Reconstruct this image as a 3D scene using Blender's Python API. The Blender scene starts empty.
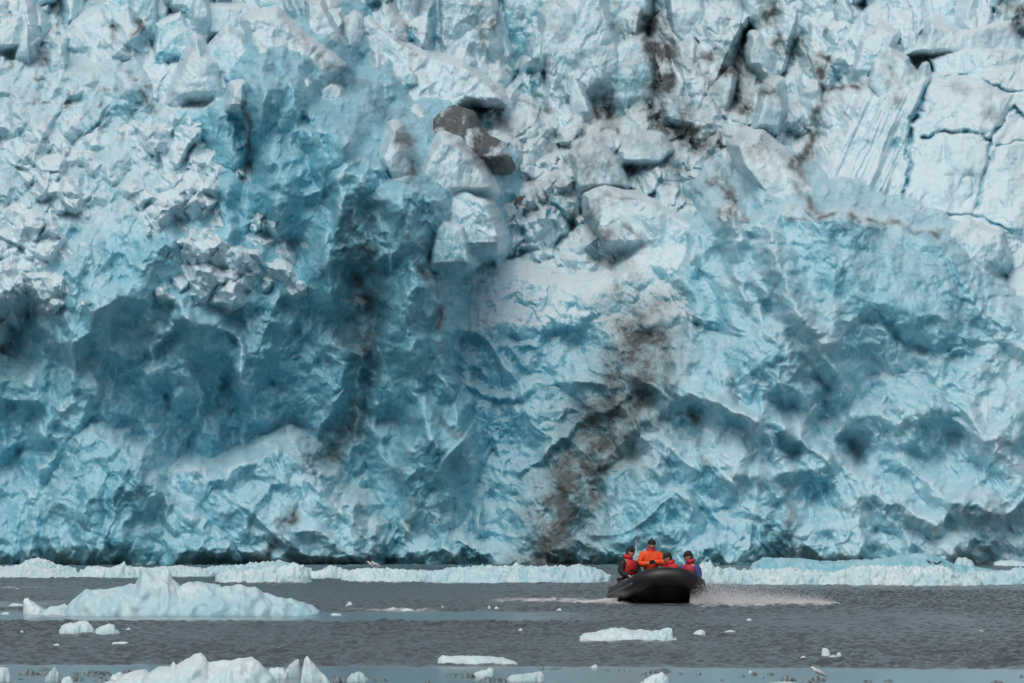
import bpy, bmesh, math, random
import numpy as np
from mathutils import Vector, Matrix

# ------------------------------------------------------------------ frame
W, HT = 1024, 683
F = 5689.0            # focal length in pixels of the 1024 px frame (200 mm lens)
CAMH = 2.0            # the picture was taken from a small boat
YH = 531.0            # row of the horizon
D0 = 335.0            # metres to the glacier front
PXM = 17.0            # design units per metre on the glacier
scene = bpy.context.scene
rng = random.Random(7)

def unproj(px, py, d):
    return Vector(((px - 512.0) / F * d, d, CAMH + (YH - py) / F * d))
def dist_row(py):                 # distance at which the water shows at this row
    return F * CAMH / (py - YH)

# ------------------------------------------------------------------ noise
def _perm(seed):
    r = np.random.RandomState(seed)
    p = r.permutation(256)
    return np.concatenate([p, p, p])
_PC = {}
def _tab(seed):
    if seed not in _PC:
        r = np.random.RandomState(seed + 991)
        a = r.rand(256) * 2 * np.pi
        _PC[seed] = (_perm(seed), np.cos(a).astype(np.float32), np.sin(a).astype(np.float32))
    return _PC[seed]
def perlin(x, y, seed=0):
    P, GX, GY = _tab(seed)
    xi = np.floor(x); yi = np.floor(y)
    fx = (x - xi).astype(np.float32); fy = (y - yi).astype(np.float32)
    xi = xi.astype(np.int64) & 255; yi = yi.astype(np.int64) & 255
    u = fx * fx * fx * (fx * (fx * 6 - 15) + 10); v = fy * fy * fy * (fy * (fy * 6 - 15) + 10)
    def g(ix, iy, dx, dy):
        h = P[(P[ix & 255] + iy) & 255]
        return GX[h] * dx + GY[h] * dy
    a = g(xi, yi, fx, fy); b = g(xi + 1, yi, fx - 1, fy)
    c = g(xi, yi + 1, fx, fy - 1); d = g(xi + 1, yi + 1, fx - 1, fy - 1)
    return ((a + u * (b - a)) + v * ((c + u * (d - c)) - (a + u * (b - a)))) * 1.5
def fbm(x, y, o=4, seed=0, gain=.5, lac=2.03):
    s = 0; a = 1.0
    for k in range(o):
        s = s + a * perlin(x, y, seed + k); a *= gain
        x = x * lac + 13.7; y = y * lac + 7.3
    return s
def ridged(x, y, o=4, seed=0, gain=.55, lac=2.1):
    s = 0; a = 1.0; w = 1.0
    for k in range(o):
        n = 1 - np.abs(perlin(x, y, seed + k)) * 1.4
        n = np.clip(n, 0, 1) ** 2 * w
        s = s + a * n; w = np.clip(n * 1.6, 0, 1); a *= gain
        x = x * lac + 5.1; y = y * lac + 9.4
    return s
def billow(x, y, o=4, seed=0, gain=.5, lac=2.07):
    s = 0; a = 1.0
    for k in range(o):
        s = s + a * np.abs(perlin(x, y, seed + k)); a *= gain
        x = x * lac + 3.3; y = y * lac + 17.1
    return s
def sstep(a, b, x):
    t = np.clip((x - a) / (b - a), 0, 1)
    return t * t * (3 - 2 * t)
def chunks(x, y, seed=0, nb=5, smin=1.0, smax=3.5, hvar=.7, tilt=.6, size=(.28, .55)):
    """Angular convex lumps packed side by side (a heightfield made of many small polyhedra)."""
    xi = np.floor(x).astype(np.int64); yi = np.floor(y).astype(np.int64)
    r = np.random.RandomState(seed); N = 4096
    T = r.rand(N, 8 + nb * 3).astype(np.float32)
    P = _perm(seed + 5)
    best = np.full(x.shape, 9.0, np.float32)
    for oy in (-1, 0, 1):
        for ox in (-1, 0, 1):
            ci = xi + ox; cj = yi + oy
            h = (P[(P[ci & 255] + cj) & 255] * 16 + (ci * 7 + cj * 3) % 16) % N
            t = T[h]
            dx = (x - ci - .15 - .7 * t[..., 0]).astype(np.float32)
            dy = (y - cj - .15 - .7 * t[..., 1]).astype(np.float32)
            v = (t[..., 2] - .5) * 2 * tilt * dx + (t[..., 3] - .5) * 2 * tilt * dy
            v = np.maximum(v, (t[..., 6] - .5) * 3 * tilt * dx + (t[..., 7] - .2) * 2 * tilt * dy)
            for k in range(nb):
                an = (k + t[..., 8 + 3 * k] * .8) * (2 * np.pi / nb) + t[..., 5] * 6.28
                sl = smin + (smax - smin) * t[..., 9 + 3 * k]
                of = size[0] + (size[1] - size[0]) * t[..., 10 + 3 * k]
                v = np.maximum(v, sl * (np.cos(an) * dx + np.sin(an) * dy - of))
            v += hvar * t[..., 4]
            best = np.minimum(best, v)
    return best

def sd_poly(X, Y, pts):
    pts = np.array(pts, np.float32); n = len(pts)
    d = np.full(X.shape, 1e12, np.float32); ins = np.zeros(X.shape, bool)
    for i in range(n):
        ax, ay = pts[i]; bx, by = pts[(i + 1) % n]
        ex, ey = bx - ax, by - ay
        wx = X - ax; wy = Y - ay
        t = np.clip((wx * ex + wy * ey) / (ex * ex + ey * ey + 1e-9), 0, 1)
        qx = wx - ex * t; qy = wy - ey * t
        d = np.minimum(d, qx * qx + qy * qy)
        c = (ay > Y) != (by > Y)
        with np.errstate(divide='ignore', invalid='ignore'):
            xc = ax + (Y - ay) * ex / (ey if abs(ey) > 1e-9 else 1e-9)
        ins ^= c & (X < xc)
    d = np.sqrt(d)
    return np.where(ins, -d, d)
def d_line(X, Y, pts):
    """distance to a polyline and the position along it, 0..1"""
    d = np.full(X.shape, 1e9, np.float32); tt = np.zeros(X.shape, np.float32)
    n = len(pts) - 1
    for i in range(n):
        ax, ay = pts[i]; bx, by = pts[i + 1]
        ex, ey = bx - ax, by - ay
        wx = X - ax; wy = Y - ay
        t = np.clip((wx * ex + wy * ey) / (ex * ex + ey * ey + 1e-9), 0, 1)
        q = np.hypot(wx - ex * t, wy - ey * t)
        m = q < d
        d = np.where(m, q, d); tt = np.where(m, (i + t) / n, tt)
    return d, tt
def tps(X, Y, pts):
    p = np.array(pts, np.float64); n = len(p)
    def ph(r2): return .5 * r2 * np.log(r2 + 1e-6)
    x = p[:, 0] / 100; y = p[:, 1] / 100
    K = ph((x[:, None] - x) ** 2 + (y[:, None] - y) ** 2) + np.eye(n) * .15
    Q = np.c_[np.ones(n), x, y]
    A = np.block([[K, Q], [Q.T, np.zeros((3, 3))]])
    w = np.linalg.solve(A, np.r_[p[:, 2], 0, 0, 0])
    Xs = X / 100; Ys = Y / 100
    o = w[n] + w[n + 1] * Xs + w[n + 2] * Ys
    for i in range(n):
        o = o + w[i] * ph((Xs - x[i]) ** 2 + (Ys - y[i]) ** 2)
    return o.astype(np.float32)

# ------------------------------------------------------------------ objects
COL = scene.collection
def mesh_obj(name, V, Q, mat, parent=None, attrs=None, normals=None, smooth=True):
    V = np.asarray(V, np.float32); Q = np.asarray(Q, np.int32)
    k = Q.shape[1]
    me = bpy.data.meshes.new(name)
    me.vertices.add(len(V)); me.vertices.foreach_set('co', V.ravel())
    me.loops.add(Q.size); me.loops.foreach_set('vertex_index', Q.ravel())
    me.polygons.add(len(Q))
    me.polygons.foreach_set('loop_start', np.arange(0, Q.size, k, dtype=np.int32))
    me.polygons.foreach_set('loop_total', np.full(len(Q), k, np.int32))
    me.polygons.foreach_set('use_smooth', np.full(len(Q), smooth, bool))
    if attrs:
        for an, av in attrs.items():
            a = me.attributes.new(an, 'FLOAT', 'POINT')
            a.data.foreach_set('value', np.asarray(av, np.float32).ravel())
    me.update(calc_edges=True)
    if normals is not None:
        me.normals_split_custom_set_from_vertices(normals)
    me.materials.append(mat)
    o = bpy.data.objects.new(name, me); COL.objects.link(o)
    if parent is not None: o.parent = parent
    return o
def bm_obj(name, bm, mat, parent=None, smooth=True):
    me = bpy.data.meshes.new(name)
    bmesh.ops.recalc_face_normals(bm, faces=bm.faces)
    bm.to_mesh(me); bm.free()
    for p in me.polygons: p.use_smooth = smooth
    me.materials.append(mat)
    o = bpy.data.objects.new(name, me); COL.objects.link(o)
    if parent is not None: o.parent = parent
    return o
def tag(o, label=None, cat=None, group=None, kind=None):
    if label: o['label'] = label
    if cat: o['category'] = cat
    if group: o['group'] = group
    if kind: o['kind'] = kind
    return o
def empty(name, loc=(0, 0, 0), rot=(0, 0, 0)):
    o = bpy.data.objects.new(name, None); COL.objects.link(o)
    o.location = loc; o.rotation_euler = rot; o.empty_display_size = .2
    return o

# ------------------------------------------------------------------ materials
class NT:
    def __init__(s, name):
        s.m = bpy.data.materials.new(name); s.m.use_nodes = True
        s.t = s.m.node_tree; s.t.nodes.clear()
        s.out = s.n('ShaderNodeOutputMaterial'); s.b = s.n('ShaderNodeBsdfPrincipled')
        s.l(s.b.outputs[0], s.out.inputs[0])
    def n(s, t, **k):
        q = s.t.nodes.new(t)
        for a, b in k.items(): setattr(q, a, b)
        return q
    def l(s, a, b): s.t.links.new(a, b)
    def val(s, sock, v):
        if hasattr(v, 'is_linked'): s.l(v, sock)
        else: sock.default_value = v
    def attr(s, name): return s.n('ShaderNodeAttribute', attribute_name=name).outputs['Fac']
    def math(s, op, a, b=0.0, clamp=False):
        q = s.n('ShaderNodeMath', operation=op, use_clamp=clamp)
        s.val(q.inputs[0], a); s.val(q.inputs[1], b); return q.outputs[0]
    def coord(s, scale=(1, 1, 1)):
        q = s.n('ShaderNodeTexCoord'); m = s.n('ShaderNodeMapping')
        s.l(q.outputs['Object'], m.inputs[0]); m.inputs['Scale'].default_value = scale
        return m.outputs[0]
    def noise(s, vec, scale, detail=4, rough=.55, dist=0.0):
        q = s.n('ShaderNodeTexNoise'); s.l(vec, q.inputs['Vector'])
        q.inputs['Scale'].default_value = scale; q.inputs['Detail'].default_value = detail
        q.inputs['Roughness'].default_value = rough; q.inputs['Distortion'].default_value = dist
        return q.outputs['Fac']
    def ramp(s, f, stops):
        q = s.n('ShaderNodeValToRGB'); s.l(f, q.inputs[0]); e = q.color_ramp.elements
        while len(e) < len(stops): e.new(.5)
        for el, (p, c) in zip(e, stops):
            el.position = p; el.color = (c, c, c, 1) if isinstance(c, (int, float)) else (*c, 1)
        return q.outputs[0]
    def mix(s, f, a, b):
        q = s.n('ShaderNodeMix', data_type='RGBA'); s.val(q.inputs[0], f)
        for k, v in ((6, a), (7, b)):
            if hasattr(v, 'is_linked'): s.l(v, q.inputs[k])
            else: q.inputs[k].default_value = (*v, 1)
        return q.outputs[2]
    def rng(s, f, a, b, c=0.0, d=1.0):
        q = s.n('ShaderNodeMapRange'); s.val(q.inputs[0], f)
        for k, v in zip((1, 2, 3, 4), (a, b, c, d)): q.inputs[k].default_value = v
        return q.outputs[0]
    def bump(s, h, strength=.3, dist=.1, normal=None):
        q = s.n('ShaderNodeBump'); s.val(q.inputs['Strength'], strength)
        q.inputs['Distance'].default_value = dist; s.l(h, q.inputs['Height'])
        if normal is not None: s.l(normal, q.inputs['Normal'])
        return q.outputs[0]
    def set(s, **k):
        for a, v in k.items():
            a = a.replace('_', ' ')
            if isinstance(v, tuple) and len(v) == 3 and a in ('Base Color', 'Specular Tint', 'Subsurface Radius'):
                s.b.inputs[a].default_value = (*v, 1) if a == 'Base Color' else v
            else: s.val(s.b.inputs[a], v)
        return s.m

def plain(name, col, rough=.6, var=.12, scale=9.0, metal=0.0):
    t = NT(name); c = t.coord()
    f = t.noise(c, scale, 4)
    a = tuple(x * (1 - var) for x in col); b = tuple(min(1, x * (1 + var)) for x in col)
    return t.set(Base_Color=t.mix(f, a, b), Roughness=rough, Metallic=metal)

def glacier_material():
    t = NT('glacier_ice'); c = t.coord()
    blue = t.attr('blue'); dirt = t.attr('dirt'); snow = t.attr('snow')
    n1 = t.noise(c, .55, 5, .6); n2 = t.noise(c, 2.6, 5, .65); n3 = t.noise(c, 9.0, 4, .7)
    b = t.math('ADD', blue, t.math('MULTIPLY', t.math('SUBTRACT', n1, .5), .85))
    nv = t.noise(c, .9, 6, .62, 1.2)                                   # pale veins of bubbly ice
    vein = t.rng(t.math('ABSOLUTE', t.math('SUBTRACT', nv, .5)), 0.0, .06, 1.0, 0.0)
    b = t.math('SUBTRACT', b, t.math('MULTIPLY', vein, .22))
    b = t.math('ADD', b, t.math('MULTIPLY', t.math('SUBTRACT', n2, .5), .5), True)
    ice = t.ramp(b, [(0.0, (.52, .70, .77)), (.25, (.43, .65, .73)), (.5, (.26, .56, .67)), (.75, (.15, .45, .57)), (1.0, (.05, .33, .47))])
    # weathered white crust lies on what faces the sky
    g = t.n('ShaderNodeNewGeometry'); sx = t.n('ShaderNodeSeparateXYZ'); t.l(g.outputs['Normal'], sx.inputs[0])
    up = t.math('ADD', sx.outputs[2], t.math('MULTIPLY', t.math('SUBTRACT', n2, .5), .9))
    up = t.math('ADD', up, t.math('MULTIPLY', t.math('SUBTRACT', n3, .5), .5))
    cov = t.math('MULTIPLY', t.rng(up, .3, .75), snow, True)
    ice = t.mix(cov, ice, (.62, .75, .80))
    # fine fractures of clear ice and bits of crushed white ice
    vo = t.n('ShaderNodeTexVoronoi', feature='DISTANCE_TO_EDGE'); vo.inputs['Scale'].default_value = .55
    wv = t.n('ShaderNodeVectorMath', operation='ADD'); t.l(c, wv.inputs[0])
    nz = t.n('ShaderNodeTexNoise'); t.l(c, nz.inputs['Vector']); nz.inputs['Scale'].default_value = 1.1; nz.inputs['Detail'].default_value = 4
    sc = t.n('ShaderNodeVectorMath', operation='SCALE'); t.l(nz.outputs['Color'], sc.inputs[0]); sc.inputs['Scale'].default_value = 1.7
    t.l(sc.outputs[0], wv.inputs[1]); t.l(wv.outputs[0], vo.inputs['Vector'])
    fr = t.math('MULTIPLY', t.rng(vo.outputs['Distance'], .008, .03, 1.0, 0.0), t.rng(n1, .45, .6, 0.0, .5), True)
    ice = t.mix(fr, ice, (.06, .26, .36))
    cr = t.noise(c, 6.5, 5, .72)
    ice = t.mix(t.math('MULTIPLY', t.rng(cr, .57, .64), t.rng(n1, .4, .62, .12, .5)), ice, (.66, .78, .82))
    d = t.math('ADD', dirt, t.math('MULTIPLY', t.math('SUBTRACT', n2, .5), t.math('MULTIPLY', dirt, .8)))
    d = t.math('ADD', d, t.math('MULTIPLY', t.math('SUBTRACT', n3, .5), t.math('MULTIPLY', dirt, .6)), True)
    d = t.rng(d, .04, 1.0, 0.0, .95)
    silt = t.mix(n3, (.031, .031, .030), (.088, .088, .086))
    col = t.mix(d, ice, silt)
    h = t.math('ADD', t.math('MULTIPLY', n2, .8), t.math('MULTIPLY', n3, .45))
    nrm = t.bump(h, .34, .15)
    r = t.rng(d, 0, 1, .32, .85)
    r = t.math('ADD', r, t.math('MULTIPLY', cov, .3))
    t.l(nrm, t.b.inputs['Normal'])
    return t.set(Base_Color=col, Roughness=r, Subsurface_Weight=t.math('MULTIPLY', t.math('SUBTRACT', 1.0, d), .55, True), Subsurface_Scale=.12, Subsurface_Radius=(.35, .85, 1.0))
# ------------------------------------------------------------------ glacier
STEP = .8
gx = np.arange(-150, 1175, STEP, dtype=np.float32); gy = np.arange(-75, 576, STEP, dtype=np.float32)
X0, Y0 = np.meshgrid(gx, gy)
# everything is drawn in warped coordinates so that no outline is straight
wx = fbm(X0 / 46, Y0 / 46, 4, 11); wy = fbm(X0 / 46, Y0 / 46, 4, 21)
X = X0 + 7 * wx; Y = Y0 + 7 * wy
Xs = X0 + 2.6 * fbm(X0 / 17, Y0 / 17, 3, 31); Ys = Y0 + 2.6 * fbm(X0 / 17, Y0 / 17, 3, 41)

def line_add(pts, w, warp=True):
    d, t = d_line(X if warp else Xs, Y if warp else Ys, pts)
    return np.exp(-(d / w) ** 2)

A_poly = [(-260, 700), (-260, 60), (0, 62), (60, 76), (128, 70), (150, 104), (160, 110), (206, 112), (232, 102), (248, 80), (262, 71), (284, 82), (298, 122), (345, 140),
          (352, 152), (380, 172), (412, 188), (436, 204), (438, 226), (428, 256), (432, 290), (446, 330), (440, 370), (455, 410), (468, 450), (482, 520), (490, 700)]
A_pts = [(0, 560, -10), (0, 450, 30), (0, 330, 40), (0, 200, 120), (0, 80, 290), (-150, 560, 40), (-150, 300, 90), (-150, 80, 300), (60, 330, 5), (110, 280, 15), (115, 180, 120), (120, 90, 260),
         (160, 400, 45), (195, 340, 25), (190, 240, 45), (180, 130, 200), (250, 400, 60), (262, 300, 65), (225, 190, 80), (262, 200, 70), (262, 90, 90), (330, 440, 120), (330, 520, 65),
         (345, 340, 110), (350, 230, 90), (342, 160, 55), (400, 215, 55), (405, 300, 62), (410, 400, 60), (420, 500, 50), (420, 565, 10), (250, 480, 95), (290, 130, 100), (470, 560, 25)]
B_poly = [(400, 700), (400, 268), (455, 272), (520, 280), (612, 282), (640, 250), (720, 240), (760, 700)]
B_pts = [(440, 560, 35), (550, 560, 5), (640, 560, -10), (470, 450, 135), (540, 450, 160), (620, 450, 85), (470, 370, 180), (560, 360, 185), (450, 300, 240), (540, 285, 275), (600, 285, 265), (650, 330, 190), (650, 390, 110), (700, 260, 250), (500, 320, 205)]
C_poly = [(1300, 700), (1300, 330), (1100, 330), (1024, 306), (990, 282), (950, 246), (925, 236), (880, 219), (840, 208), (800, 206), (785, 214), (765, 211), (742, 230), (732, 212), (722, 214), (718, 236), (700, 236),
          (690, 262), (664, 292), (652, 330), (634, 380), (604, 440), (580, 500), (566, 700)]
C_pts = [(590, 560, 60), (700, 560, -35), (800, 560, -50), (900, 560, -48), (1024, 560, -35), (1170, 560, 0), (650, 450, 55), (750, 450, 15), (850, 455, 55), (950, 450, 10), (1024, 450, 40), (690, 340, 125), (760, 340, 40), (800, 300, 50),
         (880, 300, 110), (960, 320, 100), (1024, 350, 110), (1170, 350, 130), (790, 225, 115), (880, 232, 140), (950, 262, 160), (722, 245, 165), (1010, 318, 150), (660, 400, 80), (880, 390, 75)]
A1_poly = [(-10, 700), (30, 520), (62, 475), (80, 440), (96, 430), (108, 442), (122, 446), (140, 462), (152, 488), (172, 505), (205, 525), (240, 556), (275, 700)]
A1_pts = [(0, 560, 30), (60, 560, -40), (120, 560, -55), (200, 560, -30), (100, 500, -30), (95, 440, 5), (160, 510, -10), (50, 500, 0), (230, 558, -15)]
A2_poly = [(120, 700), (165, 485), (178, 470), (215, 474), (250, 462), (280, 450), (300, 456), (325, 482), (338, 505), (352, 512), (368, 535), (376, 570), (380, 700)]
A2_pts = [(180, 480, 45), (240, 560, -10), (300, 560, -30), (360, 560, 10), (280, 460, 35), (300, 500, 0), (340, 520, 10), (220, 500, 20), (180, 560, 20)]
C1_poly = [(560, 700), (585, 545), (610, 515), (625, 485), (640, 465), (655, 458), (668, 480), (690, 500), (705, 540), (740, 528), (770, 512), (800, 530), (830, 700)]
C1_pts = [(600, 560, 20), (650, 470, 20), (650, 540, -25), (720, 540, -25), (770, 520, -20), (800, 560, -10), (700, 560, -30)]

D_pts = [(-150, 100, 330), (-150, -75, 620), (0, 70, 320), (0, 0, 470), (0, -75, 640), (130, 75, 300), (130, 0, 460), (260, 90, 240), (260, 20, 380), (260, -75, 600), (340, 130, 250), (340, 60, 370), (340, -75, 720),
         (420, 200, 270), (420, 120, 390), (430, 50, 620), (430, -75, 900), (520, 260, 300), (520, 170, 400), (520, 90, 560), (520, 0, 760), (620, 250, 310), (620, 180, 400), (620, 120, 540), (620, 0, 760), (700, 220, 320), (700, 130, 500), (700, 60, 660),
         (700, -75, 900), (800, 210, 330), (780, 120, 520), (780, 40, 640), (900, 260, 330), (900, 180, 390), (900, 80, 490), (900, 0, 660), (1024, 300, 260), (1024, 200, 380), (1024, 80, 480), (1024, -75, 800), (1170, 300, 330), (1170, -75, 820), (940, 250, 330)]

def layer(poly, pts, k=5.0, bev=14.0):
    sd = sd_poly(Xs + 5 * wx, Ys + 5 * wy, poly)
    z = tps(X, Y, pts)
    z += k * np.maximum(sd, 0) + .5 * np.clip(sd + bev, 0, bev) ** 2 / bev
    return z, sd

# --- displacement families
def flow(sx, sy, sh, seed, o=3, gain=.38):
    """melted, scalloped ice: crests that wander, hollows between them"""
    u = (X0 + sh * Y0) / sx; v = (Y0 - .25 * sh * X0) / sy
    u = u + .55 * fbm(u * .9, v * .9, 3, seed + 50); v = v + .55 * fbm(u * .9 + 4, v * .9, 3, seed + 60)
    return ridged(u, v, o, seed, gain)
S1 = flow(120, 170, .45, 101); S2 = flow(110, 160, -.5, 131); S3 = flow(52, 70, .3, 161, 3, .35)
PATCH = sstep(-.25, .45, fbm(X0 / 75, Y0 / 75, 3, 251))            # smooth patches between broken ones
PATCH2 = sstep(-.3, .4, fbm(X0 / 40 + 7, Y0 / 40, 3, 261))
LUMP = billow(X0 / 62 + .4 * wx, Y0 / 62 + .4 * wy, 3, 211, .42)
FINE = fbm(X0 / 14, Y0 / 14, 4, 231, .55) * (.35 + .65 * PATCH2)
CH1 = chunks((X0 + 9 * wx) / 58, (Y0 + 9 * wy) / 52, 3)
CH2 = chunks((Xs + 5 * wx) / 27, (Ys + 5 * wy) / 24, 4)
CH3 = chunks(Xs / 12, Ys / 11, 5)
def packed(sx, sy, sh, seed, tilt=1.0, smin=1.0, smax=4.0, hv=.8, wr=1.0):
    u = (X0 + wr * 8 * wx + sh * Y0) / sx; v = (Y0 + wr * 8 * wy - sh * .4 * X0) / sy
    return chunks(u, v, seed, tilt=tilt, smin=smin, smax=smax, hvar=hv, size=(.18, .5))
LA1 = packed(64, 118, .30, 41); LA2 = packed(30, 52, .10, 42); LA3 = packed(14, 22, -.1, 43, wr=.5)
LC1 = packed(74, 96, -.55, 44); LC2 = packed(34, 44, -.45, 45); LC3 = packed(15, 20, -.3, 46, wr=.5)
ca, sa = math.cos(.55), math.sin(.55)
UR = (X0 + 5 * wx) * ca + (Y0 + 5 * wy) * sa; VR = -(X0 + 5 * wx) * sa + (Y0 + 5 * wy) * ca
MID1 = chunks(UR / 62, VR / 40, 24, tilt=.9, smin=1.2, smax=4.5, hvar=.9)
MID2 = chunks((Xs + .35 * Ys) / 24, Ys / 34, 25, tilt=1.0, smin=1.2, smax=4.5, hvar=.8)
MID3 = chunks((Xs - .3 * Ys) / 11, Ys / 14, 26, tilt=1.0, smin=1.2, smax=4, hvar=.7)
FRA = chunks((X0 + 6 * wx + .35 * Y0) / 95, (Y0 + 6 * wy) / 80, 14, tilt=1.1, smin=.6, smax=2.5, hvar=.6, size=(.2, .5))
FRB = chunks((Xs + 3 * wx - .3 * Ys) / 40, (Ys + 3 * wy) / 46, 15, tilt=1.0, smin=.6, smax=3, hvar=.5, size=(.2, .5))

rub = sstep(0, 1, (260 - Y0 + .15 * (130 - X0)) / 70) * sstep(215, 150, X0)      # rubble slope, upper left
A, sdA = layer(A_poly, A_pts, 5)
A += (1 - rub) * (-9 * S1 + 12 * LUMP + 28 * FRA + 52 * LA1 + 18 * LA2 * (.35 + .65 * PATCH) + 9 * LA3 * (.35 + .65 * PATCH2))
A += rub * (20 * MID2 + 8 * MID3 * PATCH + 26 * CH1 + 30 * FRA + 8 * FRB + 2 * FINE)
for pts, w, dp in [([(196, 150), (215, 210), (205, 260), (230, 320), (225, 380)], 22, 40), ([(230, 105), (246, 150), (240, 210), (236, 260)], 6, 34), ([(366, 260), (368, 300), (362, 380), (338, 430), (312, 462)], 18, 34), ([(60, 340), (40, 420), (20, 480)], 16, 26),
                   ([(130, 330), (170, 360), (165, 420)], 14, 26), ([(190, 365), (208, 372), (222, 368)], 18, 30), ([(250, 220), (300, 260), (300, 340)], 15, 24), ([(200, 350), (215, 395), (250, 420), (290, 455)], 22, 24), ([(395, 420), (392, 480), (400, 530)], 12, 30), ([(300, 120), (310, 170), (330, 220)], 8, 22)]:
    A += .7 * dp * line_add(pts, w)
for pts, w, dp in [([(180, 300), (195, 330), (240, 370), (262, 420)], 14, 26), ([(150, 345), (172, 322), (205, 315), (238, 340), (246, 390)], 8, 20), ([(262, 90), (275, 150), (282, 230)], 13, 22), ([(345, 150), (335, 220), (330, 300)], 12, 18), ([(400, 200), (418, 260), (410, 330), (420, 400), (440, 470)], 12, 20), ([(30, 380), (45, 440), (60, 480)], 12, 18), ([(110, 290), (90, 330), (60, 350)], 14, 18)]:
    A -= 1.6 * dp * line_add(pts, w)
A -= 34 * np.exp(-(((X0 - 365) / 42) ** 2 + ((Y0 - 235) / 55) ** 2))
B, sdB = layer(B_poly, B_pts, 5)
shelf = sstep(352, 318, Y0 + 10 * wy)
B += (1 - shelf) * (16 * LUMP - 14 * S2 + 24 * FRA + 26 * LC1 + 9 * LA2 * PATCH + 6 * LC3 * (.3 + .7 * PATCH2)) + shelf * (7 * MID3 * PATCH + 12 * FRB + 9 * MID2) + 2.0 * FINE
for pts, w, dp in [([(450, 380), (500, 395), (560, 380), (620, 390)], 5, 9), ([(520, 470), (560, 440), (620, 400)], 6, 12)]:
    B -= 1.2 * dp * line_add(pts, w)
C, sdC = layer(C_poly, C_pts, 5)
dome = np.exp(-(((X0 - 890) / 85) ** 2 + ((Y0 - 285) / 55) ** 2))
C += (1 - .7 * dome) * (-9 * S2 + 12 * LUMP + 26 * FRA + 38 * LC1 + 18 * LC2 * (.35 + .65 * PATCH) + 10 * LC3 * (.35 + .65 * PATCH2))
for pts, w, dp in [([(865, 355), (880, 395), (860, 440), (875, 470), (920, 500)], 13, 42), ([(868, 318), (890, 325), (905, 345), (925, 352)], 4, 26), ([(800, 230), (860, 226), (915, 250)], 30, 26), ([(690, 420), (712, 470), (735, 500)], 9, 24), ([(705, 280), (720, 320), (700, 350)], 12, 22), ([(975, 330), (970, 360)], 8, 16), ([(960, 420), (945, 480)], 12, 24)]:
    C += .5 * dp * line_add(pts, w)
for pts, w, dp in [([(640, 380), (720, 400), (800, 440), (880, 490), (930, 520)], 14, 24), ([(592, 475), (640, 420), (700, 395), (755, 425), (785, 470)], 10, 18), ([(905, 470), (950, 500), (1010, 520)], 12, 18), ([(700, 300), (690, 350), (672, 380)], 8, 14), ([(770, 240), (790, 300), (830, 350), (850, 420)], 14, 22), ([(870, 420), (940, 410), (1010, 440)], 12, 20), ([(740, 480), (800, 470), (860, 500)], 12, 18), ([(735, 215), (735, 260), (745, 300)], 8, 18)]:
    C -= 1.6 * dp * line_add(pts, w)
A1, _ = layer(A1_poly, A1_pts, 5, 9); A1 += 10 * LUMP - 12 * S1 + 16 * FRA + 24 * LA1 + 12 * LA2 + 7 * LA3 - 22
A2, _ = layer(A2_poly, A2_pts, 5, 7); A2 += 10 * LUMP - 12 * S2 + 16 * FRA + 24 * LC1 + 12 * LC2 + 7 * LC3 - 22
C1, _ = layer(C1_poly, C1_pts, 5, 8); C1 += 10 * LUMP - 10 * S1 + 16 * FRA + 24 * LA1 + 12 * LA2 + 7 * LA3 - 10

D = tps(X, Y, D_pts)
D += 3.0 * np.maximum(0, Y0 - 300 - 10 * wx) + .6 * np.maximum(0, Y0 - 255) * sstep(960, 880, X0)
slab = sstep(800, 850, X0 + .45 * (Y0 - 150)) * sstep(60, 100, Y0 + .1 * (X0 - 900))
FIN1 = chunks((X0 + 4 * wx + .25 * Y0) / 44, (Y0 + 4 * wy) / 120, 21, tilt=.9, smin=1.5, smax=5, hvar=.9)
FIN2 = chunks((Xs - .2 * Ys) / 19, Ys / 46, 22, tilt=.9, smin=1.5, smax=5, hvar=.8)
topw = sstep(20, -30, Y0 - np.interp(X0, [-150, 200, 300, 420, 560, 700, 820, 900, 1180], [70, 72, 70, 85, 125, 130, 120, 62, 60]) + 10 * wy)
D += (1 - slab) * (topw * (100 * FIN1 + 36 * FIN2 + 8 * CH3) + (1 - topw) * (62 * MID1 + 34 * MID2 + 13 * MID3))
creviceness = np.clip(np.maximum(sstep(.75, 1.5, topw * FIN1 + (1 - topw) * MID1), .8 * sstep(.7, 1.4, topw * FIN2 + (1 - topw) * MID2)) * (1 - slab), 0, 1)
D += slab * (4 * S3 + 1.5 * CH2 + 6 * fbm(X0 / 60, Y0 / 90, 3, 341))
flute = fbm((X0 + .42 * Y0) / 13, (Y0 - .42 * X0) / 120, 3, 301)
D += 13 * flute * sstep(820, 850, X0 + .3 * (Y0 - 120)) * sstep(925, 900, X0 + .25 * (Y0 - 120)) * sstep(70, 100, Y0)
D += 26 * np.exp(-(((X0 - 640) / 200) ** 2 + ((Y0 - 140) / 110) ** 2))
D -= 34 * np.exp(-(((X0 - 602) / 16) ** 2 + ((Y0 - 98) / 18) ** 2))
low = sstep(225, 245, Y0) * sstep(920, 950, X0)
D += low * (10 * CH3 + 14 * CH2)

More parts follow.
